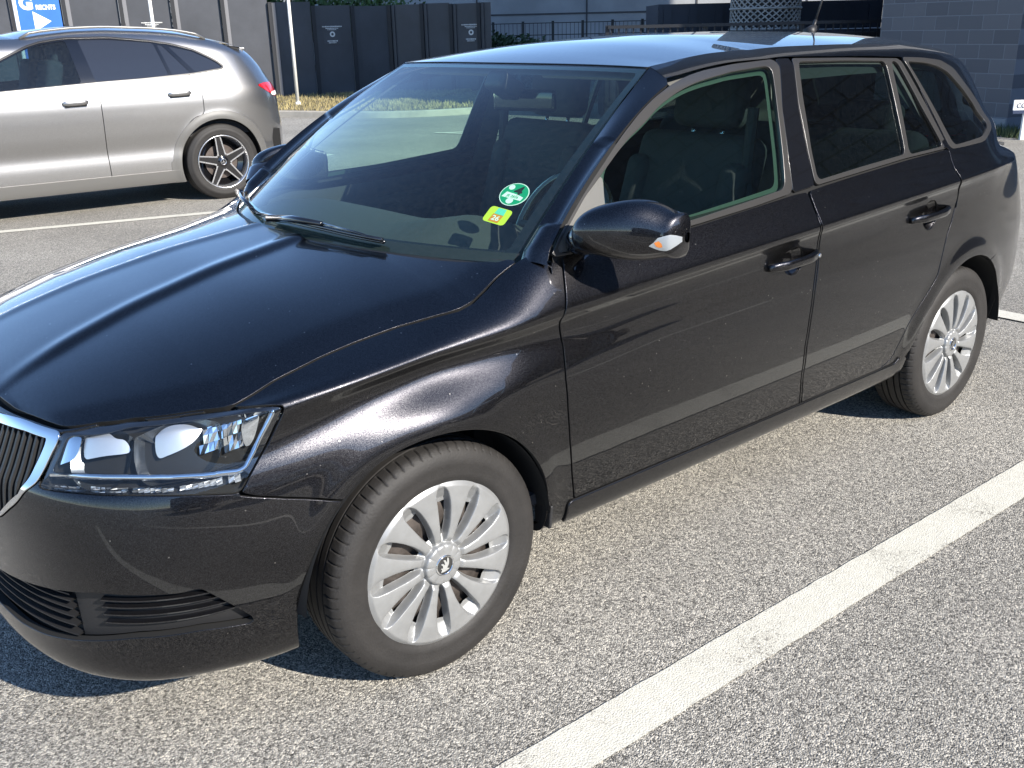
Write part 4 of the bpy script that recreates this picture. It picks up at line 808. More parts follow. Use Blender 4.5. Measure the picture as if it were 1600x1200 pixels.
# --- roof aerial
b = MB(); b.tube([(2.55, 0, 1.445), (2.58, 0, 1.462), (2.60, 0, 1.475)], [.028, .020, .010], 12); b.tube([(2.585, 0, 1.465), (2.60, 0, 1.50)], .007, 8); b.tube([(2.60, 0, 1.50), (2.69, 0, 1.70)], [.0045, .003], 8); b.build('roof_aerial', M['plastic'], CAR, smooth=True)
# --- cabin
def cushion(name, c, d, m, par, rot=None, bev=.05, mb=None):
    b = MB(); b.box(c, d, rot); return b.build(name, m, par, smooth=True, bevel=bev, seg=4)
def seat(x, y, w_=.50):
    rt = Matrix.Rotation(RAD(18), 3, 'Y')
    s_ = cushion('seat', (x-.20, y, .56), (.52, w_, .16), M['seat'], CAR); cushion('backrest', (x+.14, y, .86), (.13, w_*.96, .62), M['seat'], s_, rt)
    for k in (-.16, .16): cushion('bolster', (x+.09, y+k*w_/.40, .84), (.10, .10, .50), M['seat'], s_, rt, .04)
    cushion('headrest', (x+.265, y, 1.265), (.10, .27, .19), M['seat'], s_, Matrix.Rotation(RAD(10), 3, 'Y'), .04)
    for k in (-.06, .06): b = MB(); b.tube([(x+.235, y+k, 1.12), (x+.262, y+k, 1.20)], .007, 8); b.build('headrest_post', M['chrome'], s_, smooth=True)
seat(1.22, -.37); seat(1.22, .37)
rb_ = cushion('rear_bench', (2.05, 0, .55), (.50, 1.25, .18), M['seat'], CAR); rt = Matrix.Rotation(RAD(20), 3, 'Y'); cushion('backrest', (2.33, 0, .82), (.14, 1.28, .58), M['seat'], rb_, rt)
for y in (-.38, .38): cushion('headrest', (2.44, y, 1.13), (.10, .27, .14), M['seat'], rb_, rt, .04)
cushion('load_cover', (2.88, 0, .98), (.70, 1.15, .015), M['dash'], CAR, None, .005)
V = []; F = []; ys = np.linspace(-.70, .70, 29); prof = [(.10, .955), (.22, .975), (.36, .990), (.50, .985), (.60, .955), (.655, .90), (.66, .70), (.60, .55)]
for i, y in enumerate(ys):
    hump = .045*math.exp(-((y+.36)/.17)**2)
    for x, z in prof: V.append((x+.18*(y/.7)**2*max(0, (.5-x)/.4), y, z-.022+(hump if .30 < x < .62 else 0)-.03*(abs(y)/.7)**6))
    if i: F += [((i-1)*8+k, i*8+k, i*8+k+1, (i-1)*8+k+1) for k in range(7)]
MB().add(V, F).build('dashboard', M['dash'], CAR, smooth=True)
b = MB(); Rw = Matrix.Rotation(RAD(-62), 3, 'Y'); cc = Vector((.80, -.37, .92)); b.tube([cc+Rw@Vector((.185*math.cos(a), .185*math.sin(a), 0)) for a in np.linspace(0, 2*math.pi, 49)[:-1]], .015, 10, True); sw = b.build('steering_wheel', M['gloss'], CAR, smooth=True)
b = MB(); b.tube([cc, cc+Rw@Vector((0, 0, -.03))], [.075, .06], 20); b.tube([cc, cc+Rw@Vector((0, .18, 0))], .016, 6); b.tube([cc, cc+Rw@Vector((0, -.18, 0))], .016, 6); b.tube([cc, cc+Rw@Vector((.18, 0, 0))], .014, 6); b.build('steering_hub', M['dash'], sw, smooth=True)
cushion('rear_view_mirror', (.985, 0, 1.275), (.03, .24, .07), M['gloss'], CAR, Matrix.Rotation(RAD(14), 3, 'Z'), .012)
cushion('mirror_foot', (.90, 0, 1.325), (.10, .09, .06), M['plastic'], CAR, Matrix.Rotation(RAD(30), 3, 'Y'), .015)
for y in (-.33, .33): cushion('sun_visor', (1.02, y, 1.370), (.14, .42, .014), M['liner'], CAR, Matrix.Rotation(RAD(-14), 3, 'Y'), .006)
cushion('centre_console', (.95, 0, .62), (.55, .20, .28), M['dash'], CAR, None, .03)
for sg, p in zip((-1, 1), FD):
    b = MB(); b.tube([(1.40, sg*.60, 1.25), (1.38, sg*.60, 1.05), (1.36, sg*.66, .80)], .018, 8); b.build('seat_belt', M['seat'], CAR)
# --- stickers inside the windscreen
def sticker_frame(ab, ins_=.0035):
    p = wind_pt(*ab); du = wind_pt(ab[0]+.01, ab[1])-p; dv = wind_pt(ab[0], ab[1]+.01)-p; x = -du/np.linalg.norm(du); n = np.cross(du, dv); n /= np.linalg.norm(n); n *= 1 if n[2] > 0 else -1
    x = np.cross(dv/np.linalg.norm(dv), n); x /= np.linalg.norm(x); y = np.cross(n, x)
    o = p-n*ins_; return Matrix(((x[0], y[0], n[0], o[0]), (x[1], y[1], n[1], o[1]), (x[2], y[2], n[2], o[2]), (0, 0, 0, 1)))
def flat(mw, poly, z, m, name, par):
    V = [mw@Vector((a, b, z)) for a, b in poly]; o = MB().add(V, [tuple(range(len(V)))]).build(name, m, par); return o
def circ(r, n=40, c=(0, 0)): return [(c[0]+r*math.cos(2*math.pi*k/n), c[1]+r*math.sin(2*math.pi*k/n)) for k in range(n)]

# green emissions disc "4" and yellow slip
mw = sticker_frame((-.860, .285))
g = flat(mw, circ(.040), 0, M['white'], 'emission_sticker', CAR); flat(mw, circ(.0375), .0004, M['green'], 'sticker_face', g)
text_mesh('4', .046, 'lettering', M['black'], g, mw@Matrix.Translation((.006, .012, .0006)), .0001, .0012)
flat(mw, [(-.030, -.016), (.028, -.016), (.030, -.004), (.012, .001), (-.024, .003)], .0007, M['white'], 'plate_field', g)
text_mesh('JE 2826', .0115, 'lettering', M['green'], g, mw@Matrix.Translation((0, -.0085, .0009)), .0001, .0002)
flat(mw, circ(.0085, 24, (-.019, .020)), .0007, M['white'], 'seal', g); flat(mw, circ(.010, 24, (.0, -.024)), .0007, M['white'], 'seal', g)
mw = sticker_frame((-.857, .183))
g = flat(mw, rnd([(-.033, -.026), (.033, -.026), (.033, .026), (-.033, .026)], .006, 2), 0, M['yellow'], 'vignette_sticker', CAR)
flat(mw, [(-.012, .004), (.016, .004), (.014, .024), (-.010, .024)], .0005, M['teal'], 'vignette_patch', g); flat(mw, [(-.016, -.022), (.014, -.022), (.016, .003), (-.014, .003)], .0005, M['orange'], 'vignette_patch', g)
text_mesh('26', .022, 'lettering', M['white'], g, mw@Matrix.Translation((0, -.010, .0008)), .0001, .0004)
# =====================================================================================
#                          ground, lines
# =====================================================================================
def asphalt(name, k=1., tint=(1, 1, 1)):
    m = bpy.data.materials.new(name); m.use_nodes = True; t = m.node_tree; b = t.nodes['Principled BSDF']; b.inputs['Roughness'].default_value = .85; b.inputs['Specular IOR Level'].default_value = .25
    tc = t.nodes.new('ShaderNodeTexCoord'); L = t.links.new
    def vor(scale): v = t.nodes.new('ShaderNodeTexVoronoi'); v.inputs['Scale'].default_value = scale; L(tc.outputs['Object'], v.inputs['Vector']); return v
    v1 = vor(250); v2 = vor(150)
    s1 = t.nodes.new('ShaderNodeSeparateColor'); L(v1.outputs['Color'], s1.inputs[0]); s2 = t.nodes.new('ShaderNodeSeparateColor'); L(v2.outputs['Color'], s2.inputs[0])
    r = t.nodes.new('ShaderNodeValToRGB'); e = r.color_ramp.elements; e[0].position = 0; e[0].color = (.060*k, .056*k, .050*k, 1); e[1].position = 1; e[1].color = (.70*k, .64*k, .53*k, 1)
    for p, c in ((.26, (.145, .138, .124)), (.50, (.290, .276, .245)), (.80, (.51, .48, .42))): x = e.new(p); x.color = (*[a*k for a in c], 1)
    mx = t.nodes.new('ShaderNodeMix'); mx.data_type = 'FLOAT'; mx.inputs[0].default_value = .38; L(s1.outputs[0], mx.inputs[2]); L(s2.outputs[1], mx.inputs[3]); L(mx.outputs[0], r.inputs['Fac'])
    n = t.nodes.new('ShaderNodeTexNoise'); n.inputs['Scale'].default_value = .55; n.inputs['Detail'].default_value = 7; n.inputs['Roughness'].default_value = .6; L(tc.outputs['Object'], n.inputs['Vector'])
    r2 = t.nodes.new('ShaderNodeMapRange'); r2.inputs[1].default_value = .3; r2.inputs[2].default_value = .7; r2.inputs[3].default_value = .76; r2.inputs[4].default_value = 1.14; L(n.outputs['Fac'], r2.inputs[0])
    mm = t.nodes.new('ShaderNodeVectorMath'); mm.operation = 'SCALE'; L(r.outputs['Color'], mm.inputs[0]); L(r2.outputs[0], mm.inputs['Scale']); L(mm.outputs[0], b.inputs['Base Color'])
    bp = t.nodes.new('ShaderNodeBump'); bp.inputs['Distance'].default_value = .0035; bp.inputs['Strength'].default_value = .9; L(v1.outputs['Distance'], bp.inputs['Height']); bp.invert = True; L(bp.outputs['Normal'], b.inputs['Normal'])
    return m
M['asphalt'] = asphalt('asphalt')
M['line'] = mat('road_paint', (.60, .58, .50), .7, bump=(220, .003), var=(40, .10))
def line_mat():
    m = M['line']; t = m.node_tree; b = t.nodes['Principled BSDF']; tc = t.nodes['Texture Coordinate']
    v = t.nodes.new('ShaderNodeTexNoise'); v.inputs['Scale'].default_value = 130; v.inputs['Detail'].default_value = 5; v.inputs['Roughness'].default_value = .8
    n = t.nodes.new('ShaderNodeTexNoise'); n.inputs['Scale'].default_value = 5; n.inputs['Detail'].default_value = 6
    a = t.nodes.new('ShaderNodeMath'); a.operation = 'MULTIPLY_ADD'; a.inputs[1].default_value = .5; r = t.nodes.new('ShaderNodeValToRGB'); r.color_ramp.elements[0].position = .83; r.color_ramp.elements[1].position = .93
    r.color_ramp.elements[0].color = (0, 0, 0, 1); r.color_ramp.elements[1].color = (1, 1, 1, 1)
    t.links.new(tc.outputs['Object'], v.inputs['Vector']); t.links.new(tc.outputs['Object'], n.inputs['Vector']); t.links.new(n.outputs['Fac'], a.inputs[0]); t.links.new(v.outputs['Fac'], a.inputs[2]); t.links.new(a.outputs[0], r.inputs['Fac'])
    old = b.inputs['Base Color'].links[0].from_socket; mx = t.nodes.new('ShaderNodeMix'); mx.data_type = 'RGBA'; mx.inputs[7].default_value = (.20, .185, .16, 1)
    t.links.new(r.outputs['Color'], mx.inputs[0]); t.links.new(old, mx.inputs[6]); t.links.new(mx.outputs[2], b.inputs['Base Color'])
line_mat()
g = MB(); g.add([(-600, -600, 0), (600, -600, 0), (600, 600, 0), (-600, 600, 0)], [(0, 1, 2, 3)]); tag(g.build('ground', M['asphalt']), kind='structure')
lrng = random.Random(8)
def ground_line(p0, p1, w_=.13, label=None, n=60, z=.004):
    p0, p1 = np.array(p0, float), np.array(p1, float); d = (p1-p0)/np.linalg.norm(p1-p0); nn = np.array([-d[1], d[0]]); V = []; F = []
    n = max(8, int(np.linalg.norm(p1-p0)/.035))
    for i in range(n+1):
        c = p0+(p1-p0)*i/n
        for s_ in (-1, 1): q = c+nn*s_*(w_/2+lrng.uniform(-.0016, .0016)); V.append((q[0], q[1], z))
        if i: F.append((2*i-2, 2*i, 2*i+1, 2*i-1))
    o = MB().add(V, F).build('parking_line', M['line']); tag(o, kind='structure'); return o
ground_line((-4.5, -1.105), (5.0, -1.382), .135)
ground_line((4.02, .12), (4.02, -1.45), .135, z=.008)
ground_line((-3.0, 7.42), (3.15, 5.66), .115)
ground_line((3.7, 8.0), (5.3, 8.9), .12)
ground_line((7.79, 10.02), (11.5, 7.6), .12); ground_line((7.79, 10.02), (9.1, 6.9), .12, z=.008)
for k in range(2, 5): ground_line((-4.5, -1.0-2.45*(k-1)), (5.0, -1.28-2.45*(k-1)), .135)
# patch, kerb and verge in front of the hoarding
kerb = [(-4, 20.2), (2.5, 18.6), (5.6, 17.1), (7.2, 15.9), (7.8, 15.05), (8.36, 13.8), (9.0, 12.9), (10.2, 12.4), (14.5, 12.6)]
back = [(15, 16.0), (12.6, 18.2), (5.0, 20.98), (-4, 24.0)]
kp = rnd(kerb, .5, 3, False)
b = MB(); poly = [tuple(p) for p in kp]+back; b.add([(x, y, .10) for x, y in poly], [tuple(range(len(poly)))])
M['soil'] = mat('dry_verge', (.19, .155, .085), .95, bump=(30, .03), var=(6, .45)); tag(b.build('verge', M['soil']), kind='structure')
b = MB(); kd = np.gradient(kp, axis=0); kd /= np.linalg.norm(kd, axis=1)[:, None]; nn = np.stack([-kd[:, 1], kd[:, 0]], 1); V = []; F = []
for i, (p, n_) in enumerate(zip(kp, nn)):
    for off, z in ((-.13, -.02), (-.125, .10), (-.115, .115), (.0, .115), (.0, .02)): V.append((p[0]+n_[0]*off, p[1]+n_[1]*off, z))
    if i: F += [((i-1)*5+k, i*5+k, i*5+k+1, (i-1)*5+k+1) for k in range(4)]
M['kerb'] = mat('kerb_stone', (.36, .33, .28), .85, bump=(80, .004), var=(3, .2)); tag(b.add(V, F).build('kerb', M['kerb']), kind='structure')
rg = random.Random(11); V = []; F = []
def blades(n, fx, h0, h1, wd):
    for _ in range(n):
        x, y = fx(); h = rg.uniform(h0, h1); a = rg.uniform(0, 6.28); dx, dy = math.cos(a)*wd, math.sin(a)*wd; lx, ly = rg.uniform(-.5, .5)*h, rg.uniform(-.5, .5)*h; k = len(V)
        V.extend([(x-dx, y-dy, .10), (x+dx, y+dy, .10), (x+lx, y+ly, .10+h)]); F.append((k, k+1, k+2))
def onverge():
    while True:
        u = rg.random(); i = rg.randrange(len(kp)-1); p = kp[i]*(1-u)+kp[i+1]*u; t = rg.random()**.8*6
        n_ = nn[i]; x, y = p[0]+n_[0]*t, p[1]+n_[1]*t
        if x > 3 and x < 14: return x, y
blades(16000, onverge, .03, .09, .010)
M['grass'] = mat('dry_grass', (.29, .24, .11), .8, var=(2.5, .45)); o = MB(); o.v = V; o.f = F; go = o.build('grass', M['grass']); tag(go, 'patchy dry grass on the verge below the dark hoarding', 'grass', kind='stuff')
# =====================================================================================
#                          hoarding
# =====================================================================================
M['hoard'] = mat('hoarding_board', (.042, .045, .053), .5, var=(.9, .30), bump=(40, .0008)); M['post'] = mat('hoarding_post', (.010, .011, .014), .6); M['postl'] = mat('hoarding_post_edge', (.16, .16, .17), .5)
HP = [(.10, 22.32), (1.15, 22.06), (2.12, 21.83), (3.086, 21.583), (3.986, 21.335), (4.88, 21.072), (5.85, 20.771), (6.939, 20.415), (7.96, 20.065), (8.97, 19.704), (9.954, 19.34), (10.865, 18.993), (11.724, 18.658), (12.572, 18.319), (13.061, 17.678), (13.499, 17.113), (13.911, 16.579), (14.111, 16.32)]
HO = empty('site_hoarding', (12.5, 18.3, 0)); tag(HO, 'long dark grey board hoarding with black posts standing behind the verge', 'hoarding')
HO_off = Vector((12.5, 18.3, 0))
def hpart(b, name, m, bevel=0): b.v = [(x-HO_off.x, y-HO_off.y, z) for x, y, z in b.v]; return b.build(name, m, HO, bevel=bevel)
for i in range(len(HP)-1):
    a, c = Vector((*HP[i], 0)), Vector((*HP[i+1], 0)); d = (c-a); L_ = d.length; d.normalize(); an = math.atan2(d.y, d.x); rt = Matrix.Rotation(an, 3, 'Z'); mid = (a+c)/2; h = 2.05+.012*((i*7) % 3)+(.32 if i < 10 else (.10 if i == 10 else 0))
    b = MB(); b.box((mid.x, mid.y, h/2+.04), (L_-.10, .035, h-.06), rt); hpart(b, 'panel', M['hoard'])
    n_ = Vector((d.y, -d.x, 0)); p = a+n_*.05
    b = MB(); b.box((p.x, p.y, h/2), (.085, .10, h+.02), rt); hpart(b, 'post', M['post'])
    p2 = a+n_*.03+d*.085; b = MB(); b.box((p2.x, p2.y, h/2), (.075, .05, h-.01), rt); hpart(b, 'post_edge', M['postl'] if i < 11 else M['hoard'])
# notices printed on the boards
M['print'] = mat('white_print', (.62, .62, .60), .6)
def notice(x, y, z, an, s_, label):
    r0 = empty('notice', (x, y, z), an); tag(r0, label, 'notice')
    b = MB(); b.box((0, 0, 0), (.40*s_, .008, .44*s_)); b.build('board', M['hoard'], r0)
    b = MB(); rr = random.Random(4)
    for zz, w_, hh in ((.17, .46, .030), (.13, .30, .020), (.10, .22, .016), (-.15, .26, .030), (-.19, .20, .022)):
        xx = -w_/2
        while xx < w_/2-.015: wd = rr.uniform(.012, .030); b.box(((xx+wd/2)*s_, -.008, zz*s_), (wd*s_, .004, hh*rr.uniform(.7, 1)*s_)); xx += wd+.008
    b.build('small_print', M['print'], r0)
    b = MB(); b.lathe([(.030*s_, -.010), (.062*s_, -.010), (.062*s_, -.004)], 20); b.build('round_symbol', M['print'], r0)
def on_h(i, t, z):
    a, c = Vector((*HP[i], 0)), Vector((*HP[i+1], 0)); d = (c-a).normalized(); p = a.lerp(c, t)+Vector((d.y, -d.x, 0))*.03; return p.x, p.y, z, math.atan2(d.y, d.x)
x, y, z, an = on_h(11, .45, 1.45); notice(x, y, z, an, 1., 'small white printed notice on the sunlit hoarding beside the tall white pole')
x, y, z, an = on_h(15, .70, 1.42); notice(x, y, z, an, 1., 'small white printed notice on the shaded end of the hoarding')
x, y, z, an = on_h(7, .55, 1.62); notice(x, y, z, an, .95, 'white printed notice on the hoarding just above the silver car roof')
# blue direction banner
x, y, z, an = on_h(5, .48, 0); M['blue'] = mat('banner_blue', (.025, .13, .46), .5, var=(3, .08)); M['wtext'] = mat('banner_white', (.82, .83, .84), .5)
BN = empty('direction_banner', (x, y, .55), an); tag(BN, 'blue banner with white letters and a white arrow hung on the hoarding', 'banner')
b = MB(); b.box((0, -.03, .95), (.90, .012, 1.9)); b.build('banner_sheet', M['blue'], BN)
RX = Matrix.Rotation(RAD(90), 4, 'X')
text_mesh('G', .36, 'lettering', M['wtext'], BN, Matrix.Translation((-.20, -.040, 1.655))@RX, .001, .018)
text_mesh('RECHTS', .125, 'lettering', M['wtext'], BN, Matrix.Translation((.17, -.040, 1.575))@RX, .001, .006, sx=.85)
b = MB(); b.prism([(-.14, -.20), (-.14, .20), (.20, 0)], (.04, -.038, 1.30), (1, 0, 0), (0, 0, 1), (0, -1, 0), .003); b.build('arrow', M['wtext'], BN)
# white poles along the kerb
M['pole'] = mat('white_pole', (.74, .73, .69), .45, var=(2, .06))
for (x, y, top, lb, lean) in ((4.01, 17.467, 2.9, 'white pole standing left of the blue banner', .0), (6.273, 16.949, 2.9, 'white pole rising behind the middle of the silver car roof', 0), (8.788, 16.218, 3.6, 'tall white pole on the kerb right of the silver car', -.0)):
    p = empty('white_pole', (x, y, 0)); tag(p, lb, 'pole', 'white poles in front of the hoarding'); b = MB(); b.tube([(0, 0, .08), (0, 0, top)], [.036, .030], 14); b.build('shaft', M['pole'], p, smooth=True)
    b = MB(); b.tube([(0, 0, .08), (0, 0, .16)], [.060, .052], 14); b.build('foot', M['pole'], p, smooth=True); b = MB(); b.tube([(0, 0, top-.01), (0, 0, top+.03)], [.036, .02], 14); b.build('cap', M['pole'], p, smooth=True)
# =====================================================================================
#                          buildings and things beyond
# =====================================================================================
def wall_box(name, p0, p1, h, th, m, z0=0):
    a, c = Vector((*p0, 0)), Vector((*p1, 0)); d = (c-a); L_ = d.length; d.normalize(); n_ = Vector((-d.y, d.x, 0)); mid = (a+c)/2+n_*th/2
    b = MB(); b.box((mid.x, mid.y, z0+h/2), (L_, th, h), Matrix.Rotation(math.atan2(d.y, d.x), 3, 'Z')); return b.build(name, m)
M['conc'] = mat('concrete', (.27, .28, .29), .85, bump=(20, .004), var=(.5, .18))
CB = empty('concrete_building', (15.5, 27.9, 0)); tag(CB, 'long grey concrete building behind the hoarding and the railings', 'building')
A0, A1 = np.array((-6.0, 46.14)), np.array((36.0, 10.6)); dd = (A1-A0)/np.linalg.norm(A1-A0); Ls = np.linalg.norm(A1-A0)
def cpart(o): o.parent = CB; o.matrix_parent_inverse = Matrix.Translation((-15.5, -27.9, 0)); return o
cpart(wall_box('wall', A0, A1, 4.6, 6, M['conc']))
b = MB(); rt = Matrix.Rotation(math.atan2(dd[1], dd[0]), 3, 'Z'); nf = np.array([dd[1], -dd[0]])
M['joint'] = mat('dark_joint', (.05, .05, .055), .8)
for t in np.arange(1.5, Ls, 3.6): p = A0+dd*t+nf*.0; b.box((p[0], p[1], 2.3), (.05, .05, 4.6), rt)
for z in (1.9, 3.9): p = A0+dd*Ls/2; b.box((p[0], p[1], z), (Ls, .04, .05), rt)
cpart(b.build('wall_joints', M['joint']))
for t in (7, 14, 21, 28.5, 35.7, 42.9, 50.1):
    p = A0+dd*t+nf*.02; b = MB(); b.box((p[0], p[1], 3.2), (2.4, .10, .8), rt); w_ = cpart(b.build('window', mat('dark_pane', (.02, .025, .03), .08, coat=1)))
# block wall building at the right
def blockmat():
    m = mat('painted_blockwork', (.052, .054, .060), .75); t = m.node_tree; b = t.nodes['Principled BSDF']; tc = t.nodes['Texture Coordinate']; mp = t.nodes.new('ShaderNodeMapping'); mp.inputs['Rotation'].default_value = (RAD(90), 0, 0)
    br = t.nodes.new('ShaderNodeTexBrick'); br.inputs['Scale'].default_value = 1; br.inputs['Brick Width'].default_value = .40; br.inputs['Row Height'].default_value = .19; br.inputs['Mortar Size'].default_value = .007; br.inputs['Mortar Smooth'].default_value = .2
    br.inputs['Color1'].default_value = (.085, .088, .098, 1); br.inputs['Color2'].default_value = (.115, .118, .128, 1); br.inputs['Mortar'].default_value = (.17, .18, .20, 1); br.inputs['Bias'].default_value = 0
    bp = t.nodes.new('ShaderNodeBump'); bp.inputs['Distance'].default_value = .006; bp.invert = True
    t.links.new(tc.outputs['Object'], mp.inputs['Vector']); t.links.new(mp.outputs[0], br.inputs['Vector']); t.links.new(br.outputs['Color'], b.inputs['Base Color']); t.links.new(br.outputs['Fac'], bp.inputs['Height']); t.links.new(bp.outputs['Normal'], b.inputs['Normal']); return m
M['block'] = blockmat()
P1, P2 = Vector((12.78, 3.60, 0)), Vector((13.35, 5.95, 0)); dw = P2-P1; an = math.atan2(dw.y, dw.x)
BB = empty('blockwork_building', P1, an); tag(BB, 'tall dark grey painted blockwork building at the right edge', 'building')
b = MB(); b.box((dw.length/2, -7.5, 8.5), (dw.length, 15, 17)); b.build('block_wall', M['block'], BB)
b = MB(); b.box((dw.length/2, -7.5, 17.05), (dw.length+.2, 15.2, .10)); b.build('roof_capping', M['post'], BB)
b = MB(); b.box((dw.length/2, .015, .09), (dw.length, .03, .18)); b.build('plinth', M['conc'], BB)
# paler garage wall seen past its corner
M['pale'] = mat('pale_render', (.13, .145, .17), .8, var=(1, .1)); gw = wall_box('rendered_wall', (15.0, 3.30), (15.9, 1.2), 4.5, .3, M['pale']); tag(gw, 'pale blue grey rendered wall just past the blockwork corner', 'wall')
# tall tiled facade further along on the right, outside the picture but mirrored in the car's windows
M['tile'] = blockmat(); M['tile'].name = 'dark_facade_tiles'; tb = [n for n in M['tile'].node_tree.nodes if n.bl_idname == 'ShaderNodeTexBrick'][0]
tb.inputs['Brick Width'].default_value = 1.2; tb.inputs['Row Height'].default_value = .6; tb.inputs['Mortar Size'].default_value = .035; tb.inputs['Color1'].default_value = (.045, .055, .075, 1); tb.inputs['Color2'].default_value = (.060, .072, .095, 1); tb.inputs['Mortar'].default_value = (.008, .009, .012, 1)
Q1, Q2 = Vector((16.4, -26, 0)), Vector((15.6, 2.6, 0)); dq = Q2-Q1; TB = empty('tiled_building', Q1, math.atan2(dq.y, dq.x)); tag(TB, 'tall dark tiled building running along the right side of the car park', 'building')
b = MB(); b.box((dq.length/2, -5, 6.5), (dq.length, 10, 13)); b.build('tiled_wall', M['tile'], TB); b = MB(); b.box((dq.length/2, -5, 13.06), (dq.length+.2, 10.2, .12)); b.build('roof_capping', M['post'], TB)
for k in range(5): b = MB(); b.box((3+k*5.6, .02, 3.2), (2.2, .06, 1.5)); b.build('window', mat('dark_pane', (.02, .025, .03), .08, coat=1), TB)
# sign on a post
SG = empty('post_sign', (12.05, 3.05, 0), math.atan2(-.62, .78)); tag(SG, 'low white sign with dark stripe on a pale post at the right edge', 'sign')
b = MB(); b.box((.0, .02, .20), (.06, .04, .40)); b.build('post', M['pole'], SG); b = MB(); b.box((.12, -.01, .435), (.62, .02, .125)); b.build('sign_board', M['wtext'], SG, bevel=.002)
b = MB(); b.box((.12, -.012, .352), (.62, .024, .042)); b.build('sign_stripe', mat('stripe_blue', (.02, .035, .08), .5), SG)
text_mesh('COO', .085, 'lettering', mat('sign_ink', (.02, .03, .06), .5), SG, Matrix.Translation((-.055, -.024, .425))@RX, .001, .001); b = MB(); b.prism([(-.03, -.012), (.03, -.012), (0, .014)], (-.02, -.0245, .352), (1, 0, 0), (0, 0, 1), (0, -1, 0), .002); b.build('sign_triangle', M['wtext'], SG)
# weeds at the foot of the wall
V = []; F = []
def atwall(): t = rg.random(); return (12.35+.5*t+rg.uniform(-.35, .3), 2.4+2.6*t+rg.uniform(-.2, .3))
blades(2600, atwall, .04, .16, .008); o = MB(); o.v = [(x, y, z-.10) for x, y, z in V]; o.f = F; tag(o.build('weeds', mat('weeds', (.05, .075, .03), .8, var=(3, .4))), 'green weeds growing at the foot of the blockwork wall', 'weeds', kind='stuff')
# metal container / boards, platform railing and woven drum
M['navy'] = mat('navy_sheet', (.014, .018, .030), .5, var=(1, .2)); CT = empty('dark_container', (15.7, 9.7, 0), math.atan2(8.286-11.1, 17.377-14.038)); tag(CT, 'low dark navy container standing behind the drum', 'container')
b = MB(); b.box((0, .9, .94), (4.37, 1.8, 1.84)); b.build('box', M['navy'], CT)
for x in np.arange(-2.0, 2.1, .5): b = MB(); b.box((x, -.02, .94), (.16, .03, 1.70)); b.build('rib', M['navy'], CT)
RLA = empty('platform_railing', (11.0, 9.49, 0), math.atan2(6.3-9.25, 14.7-11.29)); tag(RLA, 'black metal railing with close bars in front of the container', 'railing')
M['blackm'] = mat('black_metal', (.008, .009, .012), .45)
b = MB(); b.box((2.42, 0, 1.47), (4.84, .10, .05)); b.box((2.42, 0, 1.30), (4.84, .08, .03)); b.build('top_rail', M['blackm'], RLA); b = MB(); b.box((2.42, 0, .25), (4.84, .06, .06)); b.build('bottom_rail', M['blackm'], RLA)
for i in range(40): b = MB(); b.box((.06+i*.1215, 0, .87), (.022, .022, 1.2)); b.build('bar', M['blackm'], RLA)
for x in (0, 1.6, 3.2, 4.84): b = MB(); b.box((x, .04, .75), (.07, .07, 1.5)); b.build('post', M['blackm'], RLA)
b = MB(); b.tube([(4.84, 0, 1.47), (5.25, -.05, 1.30), (5.65, -.10, .95)], .03, 8); b.build('sloping_handrail', M['blackm'], RLA)
b = MB(); b.box((2.4, .75, .68), (4.9, 1.3, 1.36)); b.build('platform', M['navy'], RLA)
def wovenmat():
    m = mat('woven_mesh', (.10, .10, .095), .7); t = m.node_tree; b = t.nodes['Principled BSDF']; tc = t.nodes['Texture Coordinate']; s = t.nodes.new('ShaderNodeSeparateXYZ'); t.links.new(tc.outputs['UV'], s.inputs[0])
    return m
M['weave'] = mat('woven_strand', (.30, .29, .27), .75, var=(6, .3)); M['weavein'] = mat('drum_core', (.045, .046, .05), .9)
DR = empty('woven_drum', (14.124, 8.666, 1.38)); tag(DR, 'tall round drum wrapped in a diamond woven grey mesh above the car roof', 'drum')
b = MB(); b.tube([(0, 0, 0), (0, 0, 3.4)], .58, 48); b.build('drum_core', M['weavein'], DR, smooth=True)
for sgn in (1, -1):
    b = MB()
    for k in range(30):
        a0 = 2*math.pi*k/30; P = [(.60*math.cos(a0+sgn*z*2.1), .60*math.sin(a0+sgn*z*2.1), z) for z in np.linspace(0, 3.4, 60)]; b.tube(P, .014, 4, cap=False)
    b.build('weave', M['weave'], DR)
for z in np.arange(.0, 3.45, .34): b = MB(); b.tube([(.612*math.cos(a), .612*math.sin(a), z) for a in np.linspace(0, 2*math.pi, 41)[:-1]], .02, 6, True); b.build('hoop', M['weave'], DR)
